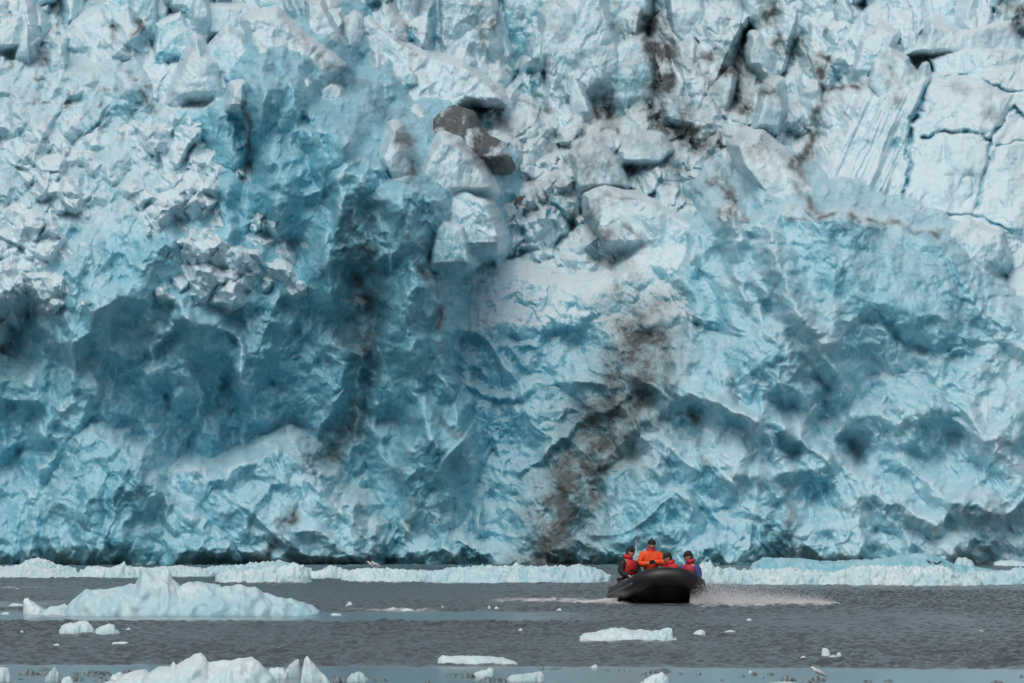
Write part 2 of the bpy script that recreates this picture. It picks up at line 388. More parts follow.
CRACKS = [([(932, 70), (926, 95), (912, 125), (907, 150), (911, 166), (905, 190), (900, 215)], 2.4, 26), ([(929, 82), (922, 104), (914, 122)], 4.5, 30), ([(924, 137), (945, 133), (966, 131), (990, 140), (988, 165), (982, 190), (973, 214)], 2.0, 22),
          ([(934, 76), (965, 75), (985, 82), (1005, 90), (1030, 92)], 1.8, 18), ([(990, 140), (1000, 126), (1014, 106), (1030, 126)], 1.6, 16), ([(872, 195), (890, 160), (904, 128), (912, 119)], 3.2, 10), ([(905, 228), (935, 214), (975, 214), (1012, 234)], 1.5, 14), ([(852, 215), (858, 170), (868, 130)], 1.6, 8), ([(996, 146), (1024, 140)], 1.3, 10)]
crack = np.zeros_like(D); n_cr = fbm(X0 / 22, Y0 / 22, 3, 331)
for pts, w, dp in CRACKS:
    g = line_add(pts, w, False) * np.clip(.75 + .9 * n_cr, .1, 1.25)
    D += .55 * dp * g; crack = np.maximum(crack, g * min(1, dp / 15))

Z = np.minimum.reduce([A, B, C, A1, A2, C1, D])
LAB = np.argmin(np.stack([A, B, C, A1, A2, C1, D]), 0).astype(np.int32)
LAYERS = ['ice_buttress', 'ice_bowl', 'ice_dome', 'ice_mound', 'ice_mound', 'ice_mound', 'ice_slope']

# --- seracs: (outline, depth offset toward the viewer, tilt x, tilt y, blue, dirt)
SER = [
 ([(165, 113), (174, 86), (189, 56), (197, 42), (201, 56), (213, 63), (220, 90), (223, 113)], 60, .1, -.25, .12, .1),
 ([(203, 58), (228, 29), (241, 40), (258, 70), (256, 86), (225, 84)], 30, -.2, -.5, .25, .05),
 ([(155, 65), (157, 25), (180, 14), (196, 40), (188, 56), (166, 66)], 30, .4, -.3, .4, 0),
 ([(58, 42), (75, 25), (100, 10), (111, 25), (108, 46), (95, 61), (70, 56)], 40, -.3, -.5, .12, .05),
 ([(-20, 56), (-10, 22), (20, 17), (29, 36), (26, 56)], 40, .2, -.6, .12, 0),
 ([(104, -40), (129, -40), (129, 35), (120, 51), (108, 30)], 30, -.4, -.3, .25, .05),
 ([(134, -40), (156, -40), (156, 60), (141, 46), (132, 40)], 40, .35, -.3, .3, 0),
 ([(20, 20), (30, 8), (54, 0), (60, -40), (15, -40)], 30, .2, -.5, .3, 0),
 ([(184, 22), (200, 5), (230, 7), (258, 10), (242, 36), (196, 46)], 20, .1, -.6, .3, .03),
 ([(228, 113), (235, 88), (243, 84), (241, 113)], 70, .2, -.3, .2, .1),
 ([(248, 20), (275, 14), (300, 36), (330, 55), (341, 66), (320, 91), (304, 93), (262, 76)], 12, .1, -.5, .2, .02),
 ([(262, 0), (284, -20), (300, 8), (304, 32), (280, 14)], 10, .2, -.5, .3, .1),
 ([(308, 2), (320, 3), (334, 28), (345, 45), (328, 50), (310, 36)], 20, .3, -.4, .2, .25),
 ([(320, 52), (345, 18), (368, 20), (400, 45), (430, 58), (462, 66), (490, 88), (506, 105), (470, 101), (440, 112), (420, 131), (380, 112), (345, 76)], 16, .1, -.8, .1, .03),
 ([(383, 157), (395, 131), (405, 150), (413, 187), (400, 187), (386, 166)], 60, .5, -.2, .1, .15),
 ([(415, 192), (431, 156), (442, 139), (456, 143), (480, 170), (492, 192), (470, 207), (430, 207)], 75, .2, -.35, .15, .05),
 ([(415, 205), (435, 190), (465, 192), (488, 205), (500, 240), (490, 268), (455, 268), (430, 245)], 65, -.1, -.3, .35, .05),
 ([(430, 268), (436, 232), (444, 222), (462, 228), (470, 262), (458, 284)], 90, .1, -.2, .6, 0),
 ([(395, -60), (415, -60), (418, 40), (423, 59), (404, 45), (398, 20)], 60, .4, -.2, .15, .3),
 ([(441, -60), (476, -60), (500, 30), (506, 75), (480, 82), (450, 63), (442, 50)], 70, .1, -.2, .25, .12),
 ([(500, -60), (541, -60), (541, 30), (536, 86), (515, 73), (506, 42)], 50, -.2, -.25, .55, .02),
 ([(540, 62), (545, 15), (555, 4), (573, 14), (576, 40), (561, 61), (548, 77)], 40, .2, -.3, .15, .3),
 ([(549, 97), (553, 66), (570, 35), (586, 4), (596, -12), (606, 20), (616, 45), (619, 80), (613, 109), (590, 107), (561, 97)], 50, .1, -.35, .27, .02),
 ([(599, -60), (641, -60), (649, 15), (641, 41), (626, 37), (610, 25)], 55, .3, -.3, .25, .1),
 ([(613, 112), (612, 50), (640, 38), (652, 60), (651, 112), (632, 121)], 60, .35, -.2, .4, .1),
 ([(668, -60), (696, -10), (711, 30), (709, 59), (690, 52), (673, 30)], 60, .3, -.3, .3, .15),
 ([(733, -60), (769, -60), (786, 0), (781, 35), (765, 43), (750, 20)], 45, .1, -.4, .1, .35),
 ([(622, 152), (635, 137), (660, 139), (671, 150), (661, 161), (641, 169), (625, 166)], 60, 0, -.6, .2, .05),
 ([(573, 155), (590, 139), (615, 160), (629, 186), (620, 202), (580, 197)], 65, .2, -.4, .1, .5),
 ([(738, 146), (745, 138), (760, 139), (790, 165), (827, 206), (800, 213), (770, 196), (745, 166)], 60, .1, -.8, .1, .03),
 ([(590, 215), (588, 196), (605, 190), (640, 200), (690, 225), (706, 238), (690, 262), (640, 258), (610, 250)], 70, .15, -.6, .25, .05),
 ([(756, 127), (769, 85), (778, 84), (783, 110), (776, 137), (765, 141)], 75, .2, -.3, .25, .08),
 ([(849, 87), (864, 42), (880, 27), (896, 35), (890, 50), (871, 71), (856, 90)], 55, -.3, -.4, .2, .02),
 ([(784, -60), (858, -60), (851, 0), (836, 40), (826, 60), (800, 46), (786, 20)], 60, .1, -.35, .06, .08),
 ([(861, -60), (932, -60), (961, 20), (941, 51), (905, 46), (890, 25), (868, 20)], 45, -.1, -.5, .12, .05),
 ([(893, 62), (925, 44), (932, 22), (960, 34), (976, 29), (1011, 21), (1022, 50), (990, 57), (941, 54)], 50, .1, -.6, .12, .1),
 ([(965, -60), (1040, -60), (1035, 10), (1012, 20), (985, 12)], 40, .2, -.4, .15, .4),
 ([(930, 60), (960, 50), (1060, 55), (1060, 92), (1006, 88), (968, 74), (936, 75)], 30, .05, -.7, .12, .02),
 ([(875, 62), (890, 52), (905, 60), (918, 82), (925, 66), (930, 78), (914, 122), (890, 110), (870, 85)], 25, .1, -.6, .1, .2),
 ([(940, 262), (952, 232), (970, 224), (1000, 236), (1010, 262), (1000, 284), (965, 270)], 40, .1, -.5, .25, .02),
 ([(1000, 298), (1008, 276), (1040, 262), (1080, 280), (1080, 310), (1030, 306)], 40, .1, -.5, .2, .03),
]
ROCK = len(SER)
SER.append(([(432, 141), (436, 122), (452, 113), (468, 118), (473, 131), (481, 141), (500, 150), (509, 168), (498, 177), (480, 166), (465, 156), (450, 146)], 85, .2, -.6, .1, 1.0))

NAUTH = len(SER)
rr = np.random.RandomState(77)
def rub_block(cx, cy, sz, di):
    n = rr.randint(4, 7); a0 = rr.rand() * 6.28; el = .6 + .9 * rr.rand(); ro = rr.randn() * .7
    pts = []
    for k in range(n):
        a = a0 + (k + .7 * (rr.rand() - .5)) * 6.283 / n; r = sz * (.75 + .4 * rr.rand())
        u, v = r * math.cos(a), r * el * math.sin(a)
        pts.append((cx + u * math.cos(ro) - v * math.sin(ro), cy + u * math.sin(ro) + v * math.cos(ro)))
    SER.append((pts, sz * (.35 + .5 * rr.rand()), rr.randn() * .35, -.25 - .6 * rr.rand(), .08 + .35 * rr.rand() ** 2, di))
def spire(cx, by, wd, hh, di):
    ln = rr.randn() * .28 * hh; w0 = wd * (.5 + .3 * rr.rand())
    pts = [(cx - w0, by), (cx - w0 * (.7 + .4 * rr.rand()) + ln * .5, by - hh * (.4 + .25 * rr.rand())), (cx + ln - wd * .1, by - hh), (cx + ln + wd * .12, by - hh * (.88 + .1 * rr.rand())), (cx + w0 * (.6 + .5 * rr.rand()) + ln * .4, by - hh * (.35 + .3 * rr.rand())), (cx + w0, by + 2), (cx, by + hh * .12)]
    SER.append((pts, 14 + 22 * rr.rand(), rr.randn() * .45, -.2 - .3 * rr.rand(), .12 + .35 * rr.rand() ** 1.5, di))
for k in range(60):
    cx = rr.uniform(-140, 1160); by = rr.uniform(-30, 78)
    if 340 < cx < 830: by = rr.uniform(-20, 125)
    if cx > 830: by = rr.uniform(-30, 50)
    if 545 < cx < 625 and by < 115: continue
    spire(cx, by, rr.uniform(9, 20), rr.uniform(18, 46), .5 * rr.rand() if 480 < cx < 800 else .12 * rr.rand())
for k in range(160):
    cx = rr.uniform(-140, 1160); cy = rr.uniform(-65, 285)
    if 300 < cx < 820 and cy > 40 + .1 * (cx - 300):
        if cx < 430 and cy > 150: continue
        if cx > 640 and cy > 235: continue
        sz = 4 + 11 * rr.rand() ** 1.6
    elif cy < 75 and cx < 420: sz = 4 + 12 * rr.rand() ** 1.5
    elif cx > 930 and cy > 225 and cy < 300: sz = 4 + 8 * rr.rand()
    elif cx > 640 and cy < 50: sz = 5 + 9 * rr.rand()
    elif cx < 215 and 75 < cy < 260 and rr.rand() < .5: sz = 4 + 9 * rr.rand() ** 2
    else: continue
    rub_block(cx, cy, sz, (.25 + .7 * rr.rand()) if 480 < cx < 790 else .12 * rr.rand())
flute2 = fbm((X0 + .25 * Y0) / 7, Y0 / 45, 3, 311)
n_dr = fbm(X0 / 20 + 5, Y0 / 20, 4, 351, .6)
blue_s = np.full(Z.shape, -1, np.float32); dirt_s = np.zeros(Z.shape, np.float32)
r_ = np.random.RandomState(5)
nl = len(LAYERS); sid = np.full(Z.shape, -1, np.int32)
Zb = Z.copy()
for i, (poly, off, tx, ty, bl, di) in enumerate(SER):
    P = np.array(poly, np.float32); mx, my = P.mean(0); lo = P.min(0) - 40; hi = P.max(0) + 40
    ix = np.where((gx >= lo[0]) & (gx <= hi[0]))[0]; iy = np.where((gy >= lo[1]) & (gy <= hi[1]))[0]
    if len(ix) == 0 or len(iy) == 0: continue
    s = np.s_[iy[0]:iy[-1] + 1, ix[0]:ix[-1] + 1]
    x = .45 * Xs[s] + .55 * X0[s]; y = .45 * Ys[s] + .55 * Y0[s]
    sd = sd_poly(x, y, poly)
    ins = sd < 0
    zc = np.percentile(Zb[s][ins], 50) - (1.1 if i < NAUTH else 1.15) * off if ins.any() else 300
    x_, y_ = x - mx, y - my
    size = float(np.sqrt(max(1, ins.sum())) * STEP)
    f = tx * x_ + ty * y_
    for k in range(2 if i < NAUTH else 3):               # broken facets
        an = math.pi * .93 + r_.rand() * math.pi * 1.14; sl = .25 + .65 * r_.rand(); of = (.03 + .25 * r_.rand()) * size
        f = np.maximum(f, tx * x_ + ty * y_ + sl * (np.cos(an) * x_ + np.sin(an) * y_ - of))
    bev = min(4.0, size * .08)
    ft = sstep(.35, 1.0, y_ / max(4., float(P[:, 1].max() - my)))          # the foot is grown into the slope
    z = zc + f + 10 * np.maximum(sd, 0) + 1.0 * np.maximum(sd, 0) ** 2 + .9 * np.clip(sd + bev, 0, bev) ** 2 / bev
    z += 2.5 * CH2[s] + 1.0 * CH3[s] + 3 * LUMP[s] + .7 * flute2[s] + min(1, max(0, (size - 38) / 40)) * (9 * MID2[s] + 10 * FRB[s] + 3 * MID3[s])
    z = z + ft * np.maximum(0, Zb[s] + 1 - z) * (sd < 12)
    m = z < Z[s]
    Z[s] = np.where(m, z, Z[s]); sid[s] = np.where(m, i, sid[s])
    edge = np.clip(1 + sd / 10, 0, 1)
    blue_s[s] = np.where(m, bl + .12 * edge, blue_s[s]); dirt_s[s] = np.where(m, di * np.clip(.55 + 1.3 * n_dr[s], 0, 1.3) if di < .8 else np.clip(1.25 + 1.2 * n_dr[s], .1, 1.4), dirt_s[s])

def blur(a, n):
    for ax in (0, 1):
        for _ in range(2):
            c = np.cumsum(np.pad(a, [(n + 1, n) if q == ax else (0, 0) for q in (0, 1)], mode='edge'), axis=ax, dtype=np.float64)
            a = ((np.take(c, range(2 * n + 1, c.shape[ax]), ax) - np.take(c, range(0, c.shape[ax] - 2 * n - 1), ax)) / (2 * n + 1)).astype(np.float32)
    return a
melt = ((LAB < 6) & (sid < 0)).astype(np.float32) * (1 - rub * (LAB == 0))
melt = blur(melt, 2)
Zs = blur(Z, 1); Zs2 = blur(Z, 4)
Z = Z + melt * ((.25 * (1 - PATCH2) * (Zs2 - Zs)) + (Zs - Z) * .25)
# --- the sea has cut a notch at the waterline
yu = 546 + 5 * fbm(X0 / 60, X0 * 0, 3, 401) + 5 * (X0 > 700) * -1 + 8 * np.exp(-((X0 - 330) / 160) ** 2)
Z += 24 * np.clip((Y0 - yu) / (566 - yu), 0, 1.2) ** 1.3
Z += 1.25 * FINE

# --- what the ice is made of: clear blue ice, weathered crust, silt, with some light and shade painted in
n_lo = fbm(X0 / 70, Y0 / 70, 4, 501); n_mi = fbm(X0 / 22, Y0 / 22, 4, 511, .6)
blueL = [(.76 - .36 * rub + .10 * sstep(200, 260, X0) * sstep(470, 380, Y0)), (.78 - .24 * shelf), (.54 + .2 * dome), .74 + 0 * X0, .62 + 0 * X0, .6 + 0 * X0, .17 + .08 * (1 - slab)]
blue = np.choose(LAB, [b.astype(np.float32) for b in blueL])
blue = np.where(blue_s >= 0, blue_s, blue)
blue += .16 * n_lo + .10 * n_mi
blue += .25 * np.exp(-(((X0 - 105) / 35) ** 2 + ((Y0 - 480) / 55) ** 2)) + .2 * np.exp(-(((X0 - 490) / 60) ** 2 + ((Y0 - 400) / 70) ** 2))
blue -= .12 * np.exp(-(((X0 - 360) / 40) ** 2 + ((Y0 - 215) / 50) ** 2)) * (LAB == 0)
blue += .1 * np.exp(-(((X0 - 270) / 75) ** 2 + ((Y0 - 290) / 150) ** 2)) * (LAB == 0)  # shade of the buttress recess, painted as deeper blue
blue -= .25 * np.exp(-(((X0 - 70) / 60) ** 2 + ((Y0 - 290) / 60) ** 2)) + .12 * np.exp(-(((X0 - 990) / 60) ** 2 + ((Y0 - 430) / 60) ** 2))
blue = np.where((sid < 0) & (LAB == 6), blue + .4 * creviceness - .08, blue)
blue = np.where(blue > .66, .66 + .55 * (blue - .66), blue)
crest_light = np.clip((blur(Z, 5) - Z - 1.0) / 7, 0, 1)                    # bright highlights on sharp crests, painted into the ice colour
blue -= .30 * crest_light
blue -= .4 * line_add([(785, 210), (850, 211), (925, 232)], 7)
blue = np.maximum(blue, crack)
for pts, w, v in [([(428, 10), (432, 35), (436, 58)], 7, .9), ([(526, 70), (534, 84)], 6, .85), ([(60, 20), (58, 40)], 5, .9), ([(158, 30), (160, 62)], 4, .85), ([(880, 318), (905, 342)], 6, .9), ([(972, 335), (970, 358)], 7, .9), ([(910, 232), (935, 245)], 6, .8), ([(700, 300), (730, 300)], 16, .75), ([(548, 215), (558, 205)], 7, .9), ([(1005, 262), (1012, 270)], 4, .8)]:
    blue = np.maximum(blue, v * line_add(pts, w))
snow = np.choose(LAB, [(.22 + .3 * rub).astype(np.float32), (.45 + .5 * shelf).astype(np.float32), np.full_like(Z, .32), np.full_like(Z, .3), np.full_like(Z, .35), np.full_like(Z, .25), np.full_like(Z, .85)])
snow = np.where(sid >= 0, .8, snow)
dirt = dirt_s * .9
STREAKS = [([(290, 35), (345, 75), (400, 112), (470, 150), (560, 182)], 9, .45), ([(330, 52), (345, 20)], 6, .4), ([(505, 100), (520, 160), (545, 205)], 8, .5), ([(745, 140), (790, 178), (826, 208)], 5, .5), ([(560, 200), (600, 235), (610, 262)], 7, .6), ([(645, 335), (628, 395), (600, 440), (570, 500), (548, 570)], 42, .95), ([(625, 400), (598, 455), (590, 480)], 12, .35), ([(560, 470), (540, 520), (532, 560)], 20, .7), ([(590, 205), (604, 240), (628, 282), (648, 330), (662, 352)], 15, .65), ([(360, 215), (368, 300), (362, 380), (338, 430), (308, 462)], 12, .6), ([(345, 425), (325, 470)], 17, .6),
           ([(424, 245), (430, 300), (444, 342)], 7, .7), ([(440, 410), (458, 442)], 5, .8), ([(292, 512), (262, 558)], 7, .9), ([(243, 100), (246, 135), (241, 175)], 4, .8), ([(652, 25), (660, 70), (652, 110), (692, 122)], 16, 1.0), ([(700, 50), (740, 62), (775, 90), (740, 112)], 11, .85), ([(802, 60), (824, 82), (816, 122), (800, 165)], 8, .9), ([(772, -10), (766, 40), (800, 46)], 8, .85),
           ([(716, 165), (732, 212)], 10, 1.0), ([(834, 86), (862, 90)], 5, .9), ([(884, 68), (896, 102)], 6, .6), ([(575, 165), (600, 160), (618, 182)], 10, .6), ([(505, 92), (545, 106)], 5, .7), ([(470, 10), (482, 30), (496, 60)], 8, .6), ([(385, -10), (405, 42)], 6, .5), ([(950, 84), (990, 98), (994, 120)], 9, .4), ([(790, 215), (850, 212), (928, 236)], 4, .75),
           ([(690, 420), (715, 466)], 5, .6), ([(786, 490), (800, 540)], 6, .55), ([(735, 372), (742, 400)], 6, .5), ([(405, 130), (412, 190)], 6, .7), ([(40, 45), (52, 62)], 5, .7), ([(108, 20), (110, 40)], 4, .6), ([(130, 5), (130, 40)], 3, .8), ([(610, 30), (650, 45)], 8, .5), ([(140, 90), (155, 112)], 5, .6), ([(780, 35), (800, 50), (828, 62)], 4, .8), ([(830, 30), (838, 5)], 3, .5), ([(820, 205), (800, 165), (820, 130)], 6, .7),
           ([(600, 195), (640, 205)], 3, .6), ([(625, 230), (640, 240)], 5, .6), ([(690, 175), (700, 190)], 6, .6), ([(1010, 10), (1024, 30)], 8, .7), ([(395, 470), (410, 520)], 10, .35), ([(475, 150), (500, 175)], 9, .9), ([(490, 20), (500, 50)], 4, .7)]
for pts, w, v in STREAKS:
    d, t = d_line(X + 4 * wx, Y + 4 * wy, pts)
    g = np.exp(-(d / w) ** 2) * v * (np.clip(.75 + .9 * n_mi, 0, 1.2) if w < 25 else np.clip(.95 + .45 * n_mi, 0, 1.2))
    dirt = np.maximum(dirt, g)
gap = (sid < 0) & (LAB == 6)
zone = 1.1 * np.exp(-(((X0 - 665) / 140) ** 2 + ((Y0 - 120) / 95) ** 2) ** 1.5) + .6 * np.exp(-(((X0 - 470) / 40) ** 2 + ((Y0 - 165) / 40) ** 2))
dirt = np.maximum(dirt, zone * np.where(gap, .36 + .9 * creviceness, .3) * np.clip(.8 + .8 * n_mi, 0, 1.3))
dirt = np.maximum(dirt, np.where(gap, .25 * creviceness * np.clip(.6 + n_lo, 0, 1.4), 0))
spk = (1 - .85 * slab * (LAB == 6)) * sstep(.25, 1.0, fbm(X0 / 16 + 9, Y0 / 16, 4, 521, .62)) * sstep(-.1, .5, fbm(X0 / 80 + 3, Y0 / 80, 3, 531))
dirt = np.maximum(dirt, spk * np.choose(LAB, [(.25 + .4 * rub).astype(np.float32), .2 * np.ones_like(Z), .35 * np.ones_like(Z), .1 * np.ones_like(Z), .2 * np.ones_like(Z), .2 * np.ones_like(Z), .5 * np.ones_like(Z)]))
dirt += .2 * np.exp(-(((X0 - 380) / 55) ** 2 + ((Y0 - 390) / 150) ** 2)) + .12 * rub * (LAB == 0) * np.clip(.6 + n_mi, 0, 1.5)  # recess shade painted as a grey veil; the rubble slope is greyed too
dirt = np.clip(dirt, 0, 1)

# --- to the world
Dm = D0 + Z / PXM
WX = (X0 - 512) / F * Dm; WZ = CAMH + (YH - Y0) / F * Dm
POS = np.stack([WX, Dm, WZ], -1).astype(np.float32)
du = np.gradient(POS, axis=1); dv = np.gradient(POS, axis=0)
NRM = np.cross(dv, du); NRM /= np.linalg.norm(NRM, axis=-1, keepdims=True) + 1e-9
NRM = np.where(((NRM * POS).sum(-1) > 0)[..., None], -NRM, NRM)
ny, nx = Z.shape
idx = np.arange(ny * nx).reshape(ny, nx)
quads = np.stack([idx[:-1, :-1], idx[1:, :-1], idx[1:, 1:], idx[:-1, 1:]], -1).reshape(-1, 4)
sid = np.where(sid >= NAUTH, NAUTH, sid)
ql = np.where(sid >= 0, sid + nl, LAB)[:-1, :-1].ravel()
glacier = tag(empty('glacier', (0, D0, 0)), 'huge crevassed blue and white glacier front with silt streaks rising from the water', 'glacier')
MAT_ICE = glacier_material()
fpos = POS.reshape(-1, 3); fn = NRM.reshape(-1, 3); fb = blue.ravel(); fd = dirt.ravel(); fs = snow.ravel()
OFF = np.array([0, D0, 0], np.float32)
for L in np.unique(ql):
    q = quads[ql == L]
    if len(q) < 25: L = 6
    u, inv = np.unique(q, return_inverse=True)
    nm = LAYERS[L] if L < nl else ('debris_block' if L - nl == ROCK else 'rubble' if L - nl == NAUTH else 'serac')
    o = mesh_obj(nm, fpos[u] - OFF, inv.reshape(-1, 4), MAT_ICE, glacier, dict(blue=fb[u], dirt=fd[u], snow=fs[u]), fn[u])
    if nm == 'rubble': o['kind'] = 'stuff'
    if nm == 'debris_block': o['label'] = 'dark brown silt covered block among pale seracs'
# ------------------------------------------------------------------ sea
dist = np.concatenate([[1.5, 15, 45], np.arange(66, 190, .2), np.arange(190, 270, .4), np.arange(270, 440, .8), [700, 1500, 4000]])
cols = np.concatenate([[-40000, -6000, -1500], np.arange(-90, 1115, 2.0), [2500, 7000, 41000]])
PXc, DD = np.meshgrid(cols, dist)
WXs = (PXc - 512) / F * DD
rowg = YH + F * CAMH / DD
inn = (sstep(-90, -60, PXc) * sstep(1114, 1090, PXc) * (rowg < 702) * (rowg > 556)).astype(np.float32)
wob = 2.2 * perlin(WXs * .35, DD * .03, 601) + .8 * perlin(WXs * 1.3, DD * .08, 602)
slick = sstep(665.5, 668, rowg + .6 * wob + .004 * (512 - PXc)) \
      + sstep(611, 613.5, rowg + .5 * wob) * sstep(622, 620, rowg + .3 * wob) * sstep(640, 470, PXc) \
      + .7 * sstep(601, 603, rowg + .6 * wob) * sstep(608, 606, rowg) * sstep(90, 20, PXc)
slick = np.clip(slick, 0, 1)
h = 1.5 * (.036 * perlin(WXs * 1.9, DD * 1.25, 611) + .036 * perlin(WXs * 4.6, DD * 2.6, 612) + .016 * perlin(WXs * 9.5, DD * 4.0, 616) + .03 * perlin(WXs * .7, DD * .5, 613))
gust = .75 + .5 * fbm(WXs * .12, DD * .02, 3, 615)
H = h * inn * (1 - .965 * slick) * gust
wk = np.exp(-((rowg - 600.3 - .6 * wob) / 1.6) ** 2) * sstep(470, 530, PXc) * sstep(625, 600, PXc)
wk2 = np.exp(-((rowg - 604.8 - .2 * wob) / 1.3) ** 2) * sstep(690, 705, PXc) * sstep(845, 800, PXc)
wk3 = np.exp(-((rowg - 603.5 - .4 * wob) / 1.2) ** 2) * sstep(600, 612, PXc) * sstep(710, 700, PXc) * .7
wk4 = .75 * np.exp(-((rowg - 610 - .8 * wob) / 1.0) ** 2) * sstep(340, 370, PXc) * sstep(440, 420, PXc) + .6 * np.exp(-((rowg - 588 - .5 * wob) / .8) ** 2) * sstep(60, 20, PXc)
foam = np.clip((wk + wk2 + wk3 + wk4) * (.55 + .9 * fbm(WXs * 2.2, DD * .5, 3, 620)), 0, 1) * inn
nyw, nxw = PXc.shape
iw = np.arange(nyw * nxw).reshape(nyw, nxw)
qw = np.stack([iw[:-1, :-1], iw[:-1, 1:], iw[1:, 1:], iw[1:, :-1]], -1).reshape(-1, 4)
t = NT('sea_water'); c = t.coord((1, .5, 1))
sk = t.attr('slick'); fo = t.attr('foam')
n1 = t.noise(c, 3.2, 4, .6); n2 = t.noise(c, .5, 3)
hh = t.math('MULTIPLY', n1, t.math('SUBTRACT', 1.0, t.math('MULTIPLY', sk, .95)))
t.l(t.bump(hh, .8, .12), t.b.inputs['Normal'])
fn1 = t.math('MULTIPLY', fo, t.rng(t.noise(t.coord((1, .5, 1)), 6.0, 3), .3, .65, .3, 1.0), True)
col = t.mix(fn1, t.mix(n2, (.046, .062, .062), (.068, .085, .084)), (.78, .81, .83))
col = t.mix(t.math('MULTIPLY', sk, .85), col, (.17, .25, .28))  # bright reflection on the calm bands, painted into the base colour
col = t.mix(fn1, col, (.78, .81, .83))
MAT_SEA = t.set(Base_Color=col, Roughness=t.math('ADD', t.math('SUBTRACT', .22, t.math('MULTIPLY', sk, .06)), t.math('MULTIPLY', fn1, .6)), IOR=1.33)
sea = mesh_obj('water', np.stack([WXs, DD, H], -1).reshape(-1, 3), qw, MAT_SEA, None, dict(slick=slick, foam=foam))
tag(sea, 'grey rippled sea with pale calm streaks in front of the glacier', 'sea', kind='structure')

# ------------------------------------------------------------------ floating ice
def floe_material(name, white, mid, deep, rough=.35):
    t = NT(name); c = t.coord()
    blue = t.attr('blue'); dirt = t.attr('dirt')
    n1 = t.noise(c, 1.1, 4, .6); n2 = t.noise(c, 6.0, 4, .65); n3 = t.noise(c, 22.0, 3, .6)
    b = t.math('ADD', blue, t.math('MULTIPLY', t.math('SUBTRACT', n1, .5), .6))
    b = t.math('ADD', b, t.math('MULTIPLY', t.math('SUBTRACT', n2, .5), .25), True)
    ice = t.ramp(b, [(0, white), (.5, mid), (1, deep)])
    d = t.math('ADD', dirt, t.math('MULTIPLY', t.math('SUBTRACT', n2, .5), dirt), True)
    col = t.mix(d, ice, t.mix(n3, (.03, .035, .035), (.10, .105, .10)))
    hgt = t.math('ADD', t.math('MULTIPLY', n2, 1.0), t.math('MULTIPLY', n3, .35))
    t.l(t.bump(hgt, .45, .06), t.b.inputs['Normal'])
    return t.set(Base_Color=col, Roughness=rough, Subsurface_Weight=.5, Subsurface_Scale=.12, Subsurface_Radius=(.4, .85, 1.0))
MAT_FLOE = floe_material('floating_ice', (.63, .75, .78), (.42, .63, .69), (.17, .47, .58))
_fid = [0]
